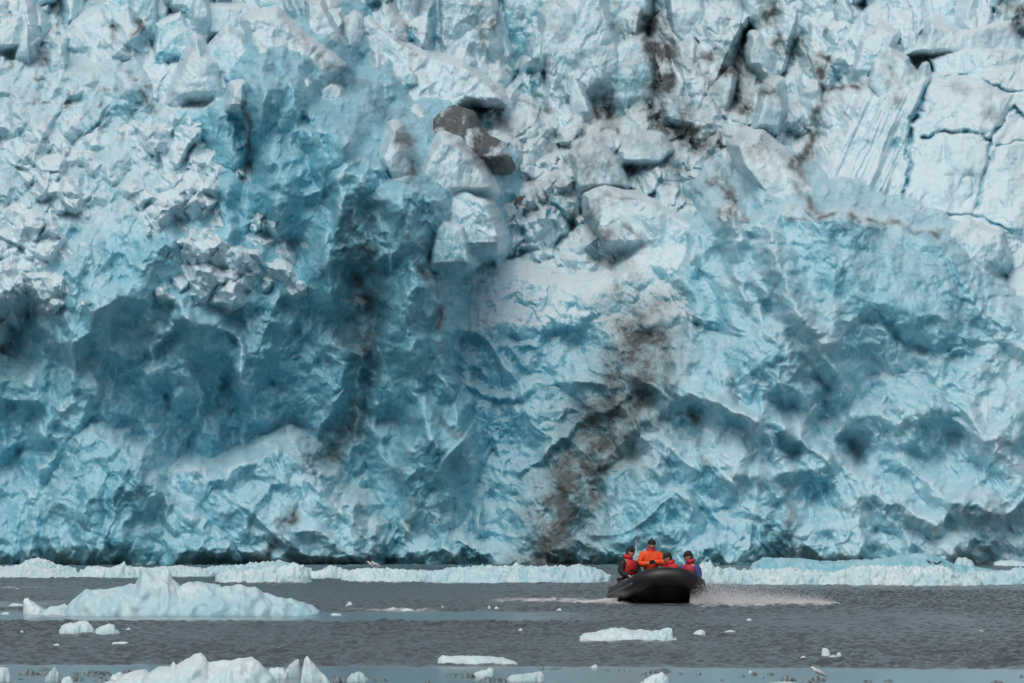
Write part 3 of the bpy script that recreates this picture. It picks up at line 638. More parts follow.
def ice_piece(name, prof, base, label, cat, depth=.5, blue=.1, dirt=0.0, group=None, rough=.15, ridge=.15, p=2.2, blue_grad=0.22, res=1.0):
    """a lump of floating ice: its skyline, the row where it meets the water, its thickness front to back"""
    _fid[0] += 1; sd = 700 + _fid[0] * 3
    d = F * CAMH / (base - YH); s = d / F
    px = np.array([q[0] for q in prof], float); py = np.array([q[1] for q in prof], float)
    x0, x1 = px.min(), px.max(); wpx = x1 - x0; wd = wpx * s; cx = (x0 + x1) / 2
    nx_ = int(np.clip(wpx * 1.2 * res, 9, 260)); ny_ = int(np.clip(nx_ * .35, 9, 60))
    u = np.linspace(-1, 1, nx_); v = np.linspace(-1, 1, ny_)
    U, V = np.meshgrid(u, v)
    Dp = depth * wd * .5
    ph = np.interp(cx + U * wpx / 2, px, np.clip(base - py, 0, None)) * s
    hmax = ph.max()
    # outline seen from above is ragged, ends taper
    plan = (1 - np.abs(U) ** 3.0) ** .5 * (.8 + .3 * perlin(U * 2.3 + sd, V * 0, sd)) + .06
    xx = U * wd / 2 + .02 * wd * perlin(V * 1.7, U * 2, sd + 1) * (1 - np.abs(U))
    yy = V * Dp * plan
    vs_ = V - ridge; vs_ = np.where(vs_ > 0, vs_ / (1 - ridge), vs_ / (1 + ridge))
    env = 1 - np.abs(vs_) ** p
    k = 3.2 / max(hmax, .12)
    ns = (chunks(xx * k * .45, yy * k * .45, sd % 50, hvar=.5) - .3) * .55 + .5 * perlin(xx * k, yy * k, sd + 2) + .35 * perlin(xx * k * 2.3, yy * k * 2.3, sd + 3)
    z = ph * env * (1 - .15 * np.abs(perlin(xx * k * .6, yy * k * .6, sd + 4))) + rough * hmax * ns * np.clip(env * 3, 0, 1)
    yy = yy + .10 * hmax * perlin(xx * k * 1.2, z * k * 1.2, sd + 6)
    edge = (np.abs(U) > .9999) | (np.abs(V) > .9999)
    z = np.where(edge, -.06 - .1 * hmax, z)
    top = np.stack([xx, yy, z], -1).reshape(-1, 3)
    it = np.arange(nx_ * ny_).reshape(ny_, nx_)
    bz = np.stack([xx * .9, yy * .9, -.12 - .5 * hmax * np.clip(env, 0, 1)], -1).reshape(-1, 3)
    ib = np.where(edge, it, it + nx_ * ny_)
    f1 = np.stack([it[:-1, :-1], it[:-1, 1:], it[1:, 1:], it[1:, :-1]], -1).reshape(-1, 4)
    f2 = np.stack([ib[:-1, :-1], ib[1:, :-1], ib[1:, 1:], ib[:-1, 1:]], -1).reshape(-1, 4)
    Vv = np.concatenate([top, bz]); Q = np.concatenate([f1, f2])
    used, inv = np.unique(Q, return_inverse=True)
    bl = blue + blue_grad * np.clip(1 - z / (hmax + 1e-6), 0, 1) + .25 * perlin(xx * k * .5, yy * k * .5, sd + 8)
    bl = np.concatenate([bl.ravel(), bl.ravel()]); dr = np.full(len(Vv), dirt) + dirt * .6 * np.concatenate([perlin(xx * k, yy * k, sd + 9).ravel()] * 2)
    o = mesh_obj(name, Vv[used], inv.reshape(-1, 4), MAT_FLOE, None, dict(blue=np.clip(bl[used], 0, 1), dirt=np.clip(dr[used], 0, 1)))
    o.location = ((cx - 512) * s, d + Dp * .6, 0)
    tag(o, label, cat, group)
    return o

# far ice along the foot of the glacier
FAR = 'low ice floes along the foot of the glacier'
far = [
 ([(-30, 568), (0, 567), (18, 566), (24, 561), (36, 558), (46, 560), (54, 565), (66, 567), (76, 570)], 573, 'white floe with a rounded hump at the far left foot of the glacier', .03, .5),
 ([(-20, 573), (10, 570), (34, 569), (50, 568), (66, 570), (84, 574)], 578, 'flat white floe just in front of the humped floe at far left', .02, .6),
 ([(78, 571), (90, 568), (112, 567), (119, 565), (122, 562), (126, 566), (140, 567), (150, 570)], 578, 'white floe with one small pointed tip on top', .05, .5),
 ([(138, 569), (160, 567), (180, 566), (200, 568), (215, 571)], 577, 'plain low white floe behind the broad left berg', .05, .6),
 ([(200, 569), (220, 566), (236, 566), (250, 564), (275, 561), (290, 563), (300, 566), (312, 570)], 575, 'long white floe with pale green flank behind the grey domed floe', .3, .5),
 ([(214, 576), (235, 571), (262, 570), (280, 567), (294, 563), (303, 566), (309, 573), (312, 580)], 583, 'grey white domed floe with steep right end near the glacier foot', .04, .4),
 ([(308, 572), (318, 571), (327, 566), (334, 564), (342, 569), (352, 573)], 579, 'small white floe with a knob right of the grey domed floe', .05, .6),
 ([(340, 573), (356, 569), (372, 568), (400, 570), (430, 571), (452, 575)], 582, 'rough white floe carrying two gulls', .08, .5),
 ([(424, 573), (446, 569), (475, 567), (520, 566), (545, 567), (580, 566), (598, 569), (612, 576)], 583, 'long smooth pale blue floe left of the rubber boat', .22, .4),
 ([(690, 574), (700, 566), (706, 563), (711, 561), (716, 566), (724, 570), (745, 570), (764, 575)], 584, 'pale floe with a pointed hump right of the rubber boat', .15, .5),
 ([(742, 573), (760, 569), (778, 570), (790, 567), (805, 571), (818, 570), (834, 573), (856, 570), (872, 575)], 585, 'lumpy white floe in front of the blue berg, left half', .05, .4),
 ([(838, 576), (852, 568), (880, 567), (905, 566), (925, 568), (934, 566), (946, 566), (956, 572), (985, 580)], 586, 'thick white floe in front of the peak of the blue berg', .04, .35),
 ([(950, 576), (975, 571), (1000, 572), (1016, 569), (1040, 566), (1075, 572)], 585, 'pale green floe at the far right foot of the glacier', .25, .4),
 ([(994, 562), (1004, 560.5), (1015, 560.5), (1030, 563), (1046, 564)], 566, 'thin white strip of ice in the shadowed notch at far right', .03, .5),
 ([(953, 566), (957, 559), (966, 557), (973, 562), (976, 567)], 569, 'small clear ice lump behind the right slope of the blue berg', .3, .8),
 ([(655, 574), (668, 568), (690, 570), (702, 574)], 581, 'white floe seen behind the people in the boat', .1, .6),
]
for pr, bs, lb, bl, dp in far:
    ice_piece('ice_floe', pr, bs, lb, 'ice floe', dp, bl + .08, group=FAR, rough=.24)
ice_piece('iceberg', [(748, 572), (754, 563), (764, 557), (780, 557.5), (800, 558), (822, 561), (845, 560.5), (868, 559), (890, 557), (905, 555), (922, 552.5), (930, 552.5), (942, 557), (955, 564), (985, 568), (1012, 573)], 576,
          'bright turquoise berg with a low peak at the foot of the glacier', 'iceberg', .25, .72, rough=.06, blue_grad=0.1)
ice_piece('iceberg', [(62, 610), (70, 601), (78, 594), (88, 590), (97, 588.5), (110, 590), (121, 588), (133, 585), (137, 577), (140, 572), (150, 570.5), (158, 568.5), (166, 570), (169, 579), (174, 581), (177, 586), (190, 582), (208, 581), (218, 586.5), (226, 585), (240, 584), (255, 588), (272, 596), (290, 599), (303, 602), (311, 607), (319, 614)], 616,
          'broad white and pale aqua berg with a square knob on top, left of the boat', 'iceberg', .38, .20, rough=.10, blue_grad=.32, ridge=.05)
ice_piece('ice_chunk', [(22, 606), (23, 599), (27, 598), (34, 603), (44, 610), (54, 606), (64, 605), (74, 609), (80, 614)], 615, 'low white chunk with an upturned tip left of the broad berg', 'ice chunk', .5, .06)
ice_piece('ice_chunk', [(58, 631), (61, 626), (66, 623), (74, 622), (80, 620.5), (88, 622), (92, 627), (95, 632)], 634, 'white blocky chunk, larger of two side by side below the broad berg', 'ice chunk', .7, .08)
ice_piece('ice_chunk', [(94, 632), (97, 628), (103, 626), (108, 623.5), (114, 624.5), (115, 629), (120, 632)], 634.5, 'white wedge shaped chunk, smaller of two side by side below the broad berg', 'ice chunk', .7, .08)
ice_piece('ice_chunk', [(111, 644), (114, 642), (122, 641.6), (128, 642), (130, 644.4)], 645, 'thin white sliver of ice floating under the pair of chunks', 'ice chunk', .5, .02)
ice_piece('iceberg', [(100, 684), (118, 679), (124, 674), (132, 671.5), (143, 670), (148, 673), (156, 667), (168, 667), (171, 661.5), (175, 666), (184, 660), (194, 655.5), (201, 652.8), (205, 655), (208, 661.5), (224, 661), (238, 658.5), (250, 657.5), (258, 660), (264, 667), (272, 678), (278, 690)], 693,
          'large milky white lumpy berg nearest the camera at bottom left', 'iceberg', .5, .0, rough=.06, ridge=.1)
ice_piece('ice_chunk', [(299, 690), (302, 668), (304, 657), (307, 652.5), (311, 660), (317, 668), (326, 676), (334, 690)], 692, 'sharp white spike of ice at the bottom edge of the view', 'ice chunk', .7, .02, rough=.05)
ice_piece('ice_chunk', [(265, 675), (268, 669), (275, 667), (282, 667.5), (287, 672), (289, 677)], 679, 'small rounded white chunk touching the large milky berg', 'ice chunk', .8, .03)
ice_piece('ice_chunk', [(281, 676), (284, 671), (290, 664), (296, 658), (299, 656.5), (298, 659.5), (292, 667), (288, 675)][:6] + [(299.6, 660), (300, 676)], 678, 'thin slanting shard of ice beside the white spike', 'ice chunk', .5, .05, dirt=.2)
ice_piece('ice_floe', [(579, 637), (584, 633.5), (595, 632), (606, 629.5), (614, 627.5), (624, 628), (632, 630.5), (642, 629), (652, 631), (662, 629), (669, 627.6), (674, 628.5), (677.5, 632), (673, 638)], 641, 'flat white floe with wavy top floating below the boat', 'ice floe', .4, .08, rough=.08, blue_grad=.1)
ice_piece('ice_floe', [(437, 660), (442, 655.4), (448, 656), (470, 655.6), (490, 656.6), (503, 657.6), (512, 660.5), (518, 663)], 664.5, 'long flat milky floe with a beak at its left end', 'ice floe', .4, .04, rough=.06)
ice_piece('ice_chunk', [(472, 675), (478, 671), (486, 670), (489, 667), (493, 667.5), (495, 672), (494, 676)], 677.5, 'small jagged white chunk below the long flat milky floe', 'ice chunk', .6, .03, dirt=.08)
ice_piece('ice_chunk', [(506, 679), (512, 675), (522, 674), (532, 672.5), (540, 671.5), (544, 673), (545, 679)], 681.5, 'pale grey glassy chunk with bubbly texture near the bottom edge', 'ice chunk', .6, .12, dirt=.16)
ice_piece('ice_chunk', [(640, 684), (648, 677), (656, 673.5), (663, 672.5), (668, 676), (670, 684)], 688, 'white wedge of ice beside a dark slab at the bottom edge', 'ice chunk', .7, .03)
ice_piece('ice_chunk', [(346, 681), (350, 674), (358, 671.5), (364, 674), (369, 680)], 682, 'half clear ice chunk next to a dark lump near the spike', 'ice chunk', .7, .25, dirt=.18)
ice_piece('ice_chunk', [(691, 635), (695, 632), (700, 629.5), (705, 631), (706, 634.5)], 636, 'little white chunk right of the wavy flat floe', 'ice chunk', .6, .02)
ice_piece('ice_chunk', [(821, 653), (823, 648), (827, 648), (831, 652), (830, 655)], 656.5, 'little tilted white chunk on open grey water at right', 'ice chunk', .7, .02)
ice_piece('ice_chunk', [(-12, 680), (-4, 668), (3, 665.5), (8, 668), (11, 679)], 682, 'white chunk cut by the left edge of the view at the bottom', 'ice chunk', .7, .06, dirt=.1)
ice_piece('ice_chunk', [(108, 682), (112, 675), (118, 672), (124, 674), (128, 682)], 686, 'rough white chunk left of the large milky berg', 'ice chunk', .7, .04, dirt=.06)
ice_piece('ice_chunk', [(44, 679), (49, 671), (54, 667), (58, 671), (61, 680)], 682, 'glassy pale chunk behind dark brash at bottom left', 'ice chunk', .7, .12, dirt=.3)
ice_piece('ice_chunk', [(60, 683), (64, 677), (70, 676), (74, 683)], 685, 'small white bit right of the glassy chunk at bottom left', 'ice chunk', .7, .04)
# dark, clear brash ice in the calm near water
DARK = 'dark clear brash ice bits on the calm near water'
dk = [(18, 40, 669, 674), (34, 58, 667.5, 673.5), (70, 82, 671, 674.5), (80, 112, 669.5, 675), (66, 84, 676, 680), (122, 132, 668.5, 671.5), (92, 108, 676.5, 680.5), (326, 346, 675.5, 683), (374, 387, 677, 680), (445, 460, 673, 676), (456, 476, 671, 677), (478, 508, 676.5, 681), (424, 432, 679, 681.5), (604, 610, 669, 670.4), (616, 621, 669, 670.4), (624, 631, 669, 670.4), (640, 664, 669.5, 675.5), (648, 672, 667.8, 672), (677, 684, 672, 674),
      (694, 702, 671.5, 674), (720, 724, 678, 680), (738, 746, 674, 676), (750, 758, 671.5, 674.5), (760, 765, 675.5, 677.4), (767, 775, 672.6, 674.5), (780, 797, 674, 680.5), (808, 826, 675.5, 680.5), (800, 818, 681, 684), (862, 873, 679.5, 681.5), (884, 894, 678.5, 680.8), (538, 545, 667.5, 669), (548, 562, 667.5, 669), (1019, 1028, 674, 676.5), (990, 1004, 680, 682), (150, 165, 668, 671), (18, 24, 677, 679)]
for x0, x1, y0, y1 in dk:
    m = (x0 + x1) / 2; q = rng.uniform(.25, .75)
    ice_piece('brash_ice', [(x0, y1 - .2), (x0 + (x1 - x0) * .2, y0 + (y1 - y0) * .4), (x0 + (x1 - x0) * q, y0), (x0 + (x1 - x0) * .85, y0 + (y1 - y0) * .45), (x1, y1 - .2)], y1 + .6, 'small dark clear lump of brash ice on pale calm water', 'brash ice', .7, .5, dirt=.75, group=DARK, res=1.5)
WB = 'small white ice bits scattered on the rippled water'
wb = [(345, 353, 601, 606), (388, 398, 607, 610), (400, 414, 608, 610.5), (440, 444, 605.5, 609), (487, 491, 605, 609), (494, 499, 606, 609), (518, 523, 628, 630), (556, 562, 608, 610.5), (746, 752, 618, 621), (724, 736, 630, 632), (978, 984, 630, 631.5), (800, 806, 655.5, 658), (826, 838, 655, 657), (836, 842, 652, 655), (590, 598, 664, 667.5),
      (20, 24, 630, 633), (53, 60, 643.5, 645), (125, 131, 627.5, 629.5), (8, 24, 603, 606), (0, 10, 612, 614), (330, 342, 613, 615), (60, 70, 613.5, 615), (5, 20, 588, 589), (24, 44, 587.5, 588.7), (750, 758, 672, 674.5), (748, 753, 670.5, 672.2), (764, 800, 681.5, 684), (660, 666, 636.5, 639.5)]
for x0, x1, y0, y1 in wb:
    q = rng.uniform(.25, .75)
    ice_piece('ice_bit', [(x0, y1 - .2), (x0 + (x1 - x0) * q, y0), (x0 + (x1 - x0) * .85, y0 + (y1 - y0) * .4), (x1, y1 - .2)], y1 + .4, 'tiny white bit of ice afloat on rippled grey water', 'ice bit', .7, .02, group=WB, res=1.5)
# ------------------------------------------------------------------ rubber boat
M_TUBE = plain('black_rubber', (.014, .014, .016), .42, .25); M_GREY = plain('grey_rubber', (.085, .088, .095), .5, .2)
M_HULL = plain('hull_fabric', (.010, .010, .012), .5, .2); M_ROPE = plain('white_rope', (.55, .55, .55), .7)
M_WHITE = plain('white_plastic', (.75, .76, .78), .35, .05); M_DARK = plain('dark_fabric', (.014, .015, .018), .75)
M_RED = plain('red_nylon', (.50, .018, .022), .6, .15); M_ORANGE = plain('orange_nylon', (.85, .085, .012), .6, .12)
M_SKIN = plain('skin', (.48, .28, .20), .5, .06); M_BLUE = plain('blue_nylon', (.035, .06, .20), .65)
M_CRIMSON = plain('crimson_nylon', (.42, .016, .045), .6, .15); M_OLIVE = plain('black_glove', (.012, .013, .012), .7)
M_DKRED = plain('dark_red_nylon', (.30, .014, .02), .65, .15); M_WOOD = plain('grey_board', (.10, .10, .10), .7)
M_LENS = plain('lens_glass', (.01, .01, .012), .1); M_HAIR = plain('dark_hair', (.03, .02, .015), .6, .3)

def sweep(bm, pts, rad, n=16, closed=False, caps=True):
    pts = [Vector(p) for p in pts]; rings = []
    for i, p in enumerate(pts):
        tng = (pts[min(i + 1, len(pts) - 1)] - pts[max(i - 1, 0)]).normalized()
        a = tng.cross(Vector((0, 0, 1)))
        if a.length < .01: a = Vector((1, 0, 0))
        a.normalize(); b = a.cross(tng)
        r = rad[i] if hasattr(rad, '__len__') else rad
        rings.append([bm.verts.new(p + r * (math.cos(2 * math.pi * k / n) * a + math.sin(2 * math.pi * k / n) * b)) for k in range(n)])
    for r0, r1 in zip(rings, rings[1:]):
        for k in range(n): bm.faces.new((r0[k], r0[(k + 1) % n], r1[(k + 1) % n], r1[k]))
    if caps:
        bm.faces.new(rings[0][::-1]); bm.faces.new(rings[-1])
def box(bm, c, s, m=None):
    r = bmesh.ops.create_cube(bm, size=1.0)
    for v in r['verts']:
        v.co = Vector((v.co.x * s[0] + c[0], v.co.y * s[1] + c[1], v.co.z * s[2] + c[2]))
        if m is not None: v.co = m @ v.co
def tube_center(t):
    """half outline of the tube, from the stern (0) to the stem (1): x, y, z"""
    if t < .62:
        return (.92, -2.3 + t / .62 * 3.3, .40)
    a = (t - .62) / .38 * math.pi / 2
    return (.92 * math.cos(a) ** .7 if a < 1.5707 else 0, 1.0 + 1.30 * math.sin(a), .40 + .26 * (math.sin(a * .9) ** 2))
TR = .25
bow_d = 155.0
heading = math.radians(185.2)
boat = tag(empty('rubber_boat'), 'black inflatable boat speeding bow first with four people aboard', 'boat')
half = [Vector(tube_center(i / 40)) for i in range(41)]
full = [Vector((p.x, p.y, p.z)) for p in half] + [Vector((-p.x, p.y, p.z)) for p in half[-2::-1]]
bm = bmesh.new(); sweep(bm, full, TR, 20); bm_obj('tube', bm, M_TUBE, boat)
for s in (1, -1):                                  # tapered grey stern cones
    bm = bmesh.new(); p = [(s * .92, -2.3 - .12 * k, .40 - .004 * k * k) for k in range(6)]
    sweep(bm, [(s * .92, -2.29, .40)] + p[1:], [TR + .004, TR * .98, TR * .86, TR * .68, TR * .45, TR * .2], 18); bm_obj('tube_cone', bm, M_GREY, boat)
    bm = bmesh.new()                               # rubbing strake low along the side
    sweep(bm, [(s * (q.x + (TR - .005) * 1.0), q.y, q.z - .07) if q.x > .3 else (s * (q.x + .16), q.y + .17, q.z - .07) for q in half[:34]], .045, 8); bm_obj('rubbing_strake', bm, M_GREY, boat)
    bm = bmesh.new()                               # grab line with its pads
    line = []
    for i in range(4, 33):
        q = half[i]; sag = .035 * abs(math.sin(i * math.pi / 4)); line.append((s * (q.x + TR * .80), q.y + (.1 if q.x < .5 else 0), q.z + TR * .70 - sag))
    sweep(bm, line, .012, 6); rope = bm_obj('grab_line', bm, M_ROPE, boat)
    for i in range(2, 34, 4):
        q = half[i]; bm = bmesh.new()
        r = bmesh.ops.create_uvsphere(bm, u_segments=10, v_segments=6, radius=.06)
        for v in r['verts']: v.co = Vector((v.co.x * .35, v.co.y, v.co.z)) + Vector((s * (q.x + TR * .86), q.y + (.08 if q.x < .5 else 0), q.z + TR * .5))
        bm_obj('grab_pad', bm, M_HULL, boat)
# V hull under the tubes
bm = bmesh.new(); rings = []
for i in range(0, 41, 2):
    q = half[i]; w_ = q.x; bot = -.12 + (.62 * max(0, (q.y - .6) / 1.7) ** 2)
    zt = q.z - .12
    bot = min(bot, zt - .02)
    yb = q.y + (.02 if i > 30 else 0)
    rings.append([bm.verts.new((w_ * f, yb, bot + (zt - bot) * abs(f) ** 1.15)) for f in (-1, -.75, -.5, -.25, 0, .25, .5, .75, 1)])
for r0, r1 in zip(rings, rings[1:]):
    for k in range(8):
        try: bm.faces.new((r0[k], r0[k + 1], r1[k + 1], r1[k]))
        except ValueError: pass
bm_obj('hull', bm, M_HULL, boat)
bm = bmesh.new(); box(bm, (0, -.55, .17), (1.25, 3.3, .04)); bmesh.ops.bevel(bm, geom=bm.edges[:], offset=.01, segments=1); bm_obj('floor_board', bm, M_WOOD, boat, False)
bm = bmesh.new(); box(bm, (0, -2.18, .38), (1.2, .06, .55)); bmesh.ops.bevel(bm, geom=bm.edges[:], offset=.02, segments=2); bm_obj('transom', bm, M_WOOD, boat, False)
mo = None
bm = bmesh.new()
sweep(bm, [(0, -2.48, .55), (0, -2.48, .64), (0, -2.47, .80), (0, -2.45, .96), (0, -2.44, 1.02)], [.12, .19, .20, .17, .08], 14); mo = bm_obj('outboard_motor', bm, M_TUBE, boat)
bm = bmesh.new(); sweep(bm, [(0, -2.46, .58), (0, -2.47, .2), (0, -2.48, -.35)], [.08, .06, .05], 10); bm_obj('motor_leg', bm, M_GREY, mo)
bm = bmesh.new(); sweep(bm, [(0, -2.3, .84), (.1, -2.0, .86), (.16, -1.75, .88)], [.02, .018, .022], 8); bm_obj('tiller', bm, M_HULL, mo)
bm = bmesh.new(); sweep(bm, [(.42, -1.98, .2), (.42, -1.98, .9), (.42, -1.98, 1.0)], [.03, .03, .02], 8); mast = bm_obj('antenna_mount', bm, M_GREY, boat)
bm = bmesh.new(); sweep(bm, [(.42, -1.98, .95), (.42, -1.98, 1.6), (.42, -1.99, 2.42)], [.016, .014, .010], 8); bm_obj('antenna', bm, M_WHITE, boat)
bm = bmesh.new()                                   # console seat the helmsman leans on
box(bm, (.12, -1.45, .45), (.45, .5, .55)); bmesh.ops.bevel(bm, geom=bm.edges[:], offset=.05, segments=3); bm_obj('seat_box', bm, M_HULL, boat)
bm = bmesh.new(); sweep(bm, [(x, 2.05 - abs(x) * .5, .86 - abs(x) * .06) for x in (-.35, -.2, 0, .2, .35)], .03, 8); bm_obj('bow_handle', bm, M_HULL, boat)
pc = bow_d
bowx = (669 - 512) / F * bow_d
fw = Vector((-math.sin(heading), math.cos(heading), 0))
boat.location = Vector((bowx, bow_d, -.03)) - fw * 2.45
boat.rotation_euler = (math.radians(3.6), math.radians(-1.2), heading)
BM = Matrix.Translation(boat.location) @ boat.rotation_euler.to_matrix().to_4x4()

# ------------------------------------------------------------------ people
def skin_mesh(name, chains, mat, parent, levels=1, root=0):
    """chains: list of lists of (point, radius); a chain may start at an existing point"""
    V = []; R_ = []; E = []; key = {}
    def vid(p, r):
        k = tuple(round(c, 4) for c in p)
        if k not in key:
            key[k] = len(V); V.append(tuple(p)); R_.append(r)
        return key[k]
    for ch in chains:
        ids = [vid(p, r) for p, r in ch]
        for a, b in zip(ids, ids[1:]):
            if a != b: E.append((a, b))
    me = bpy.data.meshes.new(name); me.from_pydata(V, E, [])
    o = bpy.data.objects.new(name, me); COL.objects.link(o)
    md = o.modifiers.new('skin', 'SKIN'); md.use_smooth_shade = True
    for i, r in enumerate(R_):
        rr_ = r if hasattr(r, '__len__') else (r, r)
        me.skin_vertices[0].data[i].radius = rr_
        me.skin_vertices[0].data[i].use_root = (i == root)
    sb = o.modifiers.new('sub', 'SUBSURF'); sb.levels = levels; sb.render_levels = levels
    dg = bpy.context.evaluated_depsgraph_get(); dg.update()
    m2 = bpy.data.meshes.new_from_object(o.evaluated_get(dg))
    o.modifiers.clear(); o.data = m2; bpy.data.meshes.remove(me)
    m2.materials.clear(); m2.materials.append(mat)
    for p in m2.polygons: p.use_smooth = True
    if parent is not None: o.parent = parent
    return o
def lerp(a, b, t): return tuple(a[i] + (b[i] - a[i]) * t for i in range(3))
def person(label, loc, face, lean, head_dir, el, wr, knees, feet, jacket, vest, trousers, cap, sleeve=None, hood=None, side=0.0):
    """seated or half standing figure; own frame: origin at the hips, +y is where the body faces"""
    root = tag(empty('person'), label, 'person', 'people in the rubber boat')
    root.matrix_world = BM @ Matrix.Translation(loc) @ Matrix.Rotation(face, 4, 'Z') @ Matrix.Scale(1.16, 4)
    ly = lean
    hip = (0, 0, 0); sp = (side * .3, ly * .4, .24); ch = (side * .7, ly * .85, .42); nk = (side, ly * 1.1, .545); hb = (side, ly * 1.15 + .015, .62)
    hd = Vector(head_dir).normalized()
    hc = (hb[0], hb[1] + .01, .70); ht = (hb[0], hb[1], .775)
    chains = [[(hip, (.15, .11)), (sp, (.135, .10)), (ch, (.15, .11)), (nk, .06), (hb, (.062, .07)), (hc, (.078, .092)), (ht, (.055, .065))]]
    jk = [[(hip, (.21, .17)), (sp, (.205, .17)), (ch, (.22, .175)), (nk, (.10, .10))]]
    sl_ = []; gl = []
    for i, s in enumerate((1, -1)):
        sh = (side * .7 + s * .205, ly * .9, .455); e = el[i]; w_ = wr[i]
        chains.append([(ch, (.15, .11)), (sh, .062), (lerp(sh, e, .5), .05), (e, .043), (lerp(e, w_, .5), .04), (w_, .028)])
        (sl_ if sleeve else jk).append([(ch, (.185, .14)) if not sleeve else (lerp(ch, sh, .6), .08), (sh, .105), (lerp(sh, e, .5), .095), (e, .088), (lerp(e, w_, .55), .078), (lerp(e, w_, .92), .06)])
        f_ = (Vector(w_) - Vector(e)).normalized(); pl = Vector(w_) + f_ * .055
        ax = f_.cross(Vector((0, 0, 1)));
        if ax.length < .1: ax = Vector((1, 0, 0))
        ax.normalize(); up = ax.cross(f_)
        hand = [[(w_, .028), (tuple(pl), (.040, .018))]]
        for k, (of, ln) in enumerate(((-.030, .062), (-.010, .074), (.010, .070), (.030, .055))):
            b0 = pl + ax * of + f_ * .028; b1 = b0 + f_ * ln * .5 - up * .008; b2 = b1 + f_ * ln * .38 - up * .03
            hand.append([(tuple(pl), (.040, .018)), (tuple(b0), .010), (tuple(b1), .0095), (tuple(b2), .008)])
        t0 = Vector(w_) + f_ * .03 - ax * .033 * s; t1 = t0 + f_ * .035 - ax * .02 * s - up * .012
        hand.append([(w_, .028), (tuple(t0), .012), (tuple(t1), .009)])
        chains += hand
        gl.append([[(p, (r if not hasattr(r, '__len__') else r[0]) + .004) for p, r in h_] for h_ in hand])
        hp = (s * .095, .0, -.03); k_ = knees[i]; a_ = feet[i]
        tr = [(hip, (.15, .11)), (hp, .09), (lerp(hp, k_, .5), .078), (k_, .058), (lerp(k_, a_, .5), .052), (a_, .036)]
        toe = (a_[0], a_[1] + .16, a_[2] - .05)
        chains.append(tr + [(toe, .035)])
    body = skin_mesh('body', chains, M_SKIN, root)
    trc = []
    for i, s in enumerate((1, -1)):
        hp = (s * .095, .0, -.03); k_ = knees[i]; a_ = feet[i]
        trc.append([(hip, (.17, .13)), (hp, .112), (lerp(hp, k_, .5), .098), (k_, .08), (lerp(k_, a_, .5), .072), (lerp(k_, a_, .93), .06)])
        skin_mesh('boot', [[(lerp(k_, a_, .75), .068), (a_, .058), ((a_[0], a_[1] + .09, a_[2] - .05), (.05, .05)), ((a_[0], a_[1] + .19, a_[2] - .065), (.045, .035))]], M_HULL, root)
    skin_mesh('trousers', trc, trousers, root)
    if sleeve:
        for s in (1, -1): jk.append([(ch, (.22, .175)), ((side * .7 + s * .15, ly * .9, .47), .105)])
    skin_mesh('jacket', jk, jacket, root)
    if sleeve:
        for ch_ in sl_: skin_mesh('sleeve', [ch_], sleeve, root)
    for g_ in gl: skin_mesh('glove', g_, M_OLIVE, root)
    # head: face set on the front of the skull, cap above
    hm = Matrix.Translation(hc) @ hd.to_track_quat('Y', 'Z').to_matrix().to_4x4()
    def blob(name, parts, mat, par):
        bm = bmesh.new()
        for c_, r_ in parts:
            q = bmesh.ops.create_uvsphere(bm, u_segments=14, v_segments=9, radius=1)
            for v in q['verts']: v.co = hm @ Vector((v.co.x * r_[0] + c_[0], v.co.y * r_[1] + c_[1], v.co.z * r_[2] + c_[2]))
        return bm_obj(name, bm, mat, par)
    blob('face', [((0, .035, -.005), (.074, .075, .105)), ((0, .112, -.012), (.014, .022, .026)), ((.076, .0, -.01), (.012, .02, .03)), ((-.076, .0, -.01), (.012, .02, .03))], M_SKIN, root)
    [blob('eye', [((ex_, .100, .018), (.011, .010, .008))], M_LENS, root) for ex_ in (.030, -.030)]
    blob('mouth', [((0, .098, -.055), (.024, .010, .007))], M_DKRED, root)
    blob('hat', [((0, -.005, .055), (.098, .108, .085)), ((0, .0, .03), (.103, .112, .03))] + ([((0, .10, .045), (.07, .06, .012))] if cap == 'peak' else [((0, 0, .145), (.03, .03, .025))]), M_DARK, root)
    blob('hair', [((0, -.03, -.01), (.085, .085, .09))], M_HAIR, root)
    if hood: blob('collar', [((0, -.015, -.125), (.125, .125, .07))], hood, root)
    if vest:
        v = skin_mesh('life_vest', [[((0, ly * .15, .10), (.225, .185)), (sp, (.235, .195)), (ch, (.245, .205)), ((ch[0], ch[1] + ly * .1, ch[2] + .06), (.19, .16)), (nk, (.115, .115))]], vest, root)
        bm = bmesh.new(); box(bm, (sp[0], sp[1] + .205, sp[2] + .02), (.30, .02, .035)); bm_obj('buckle_strap', bm, M_DARK, v, False)
    return root
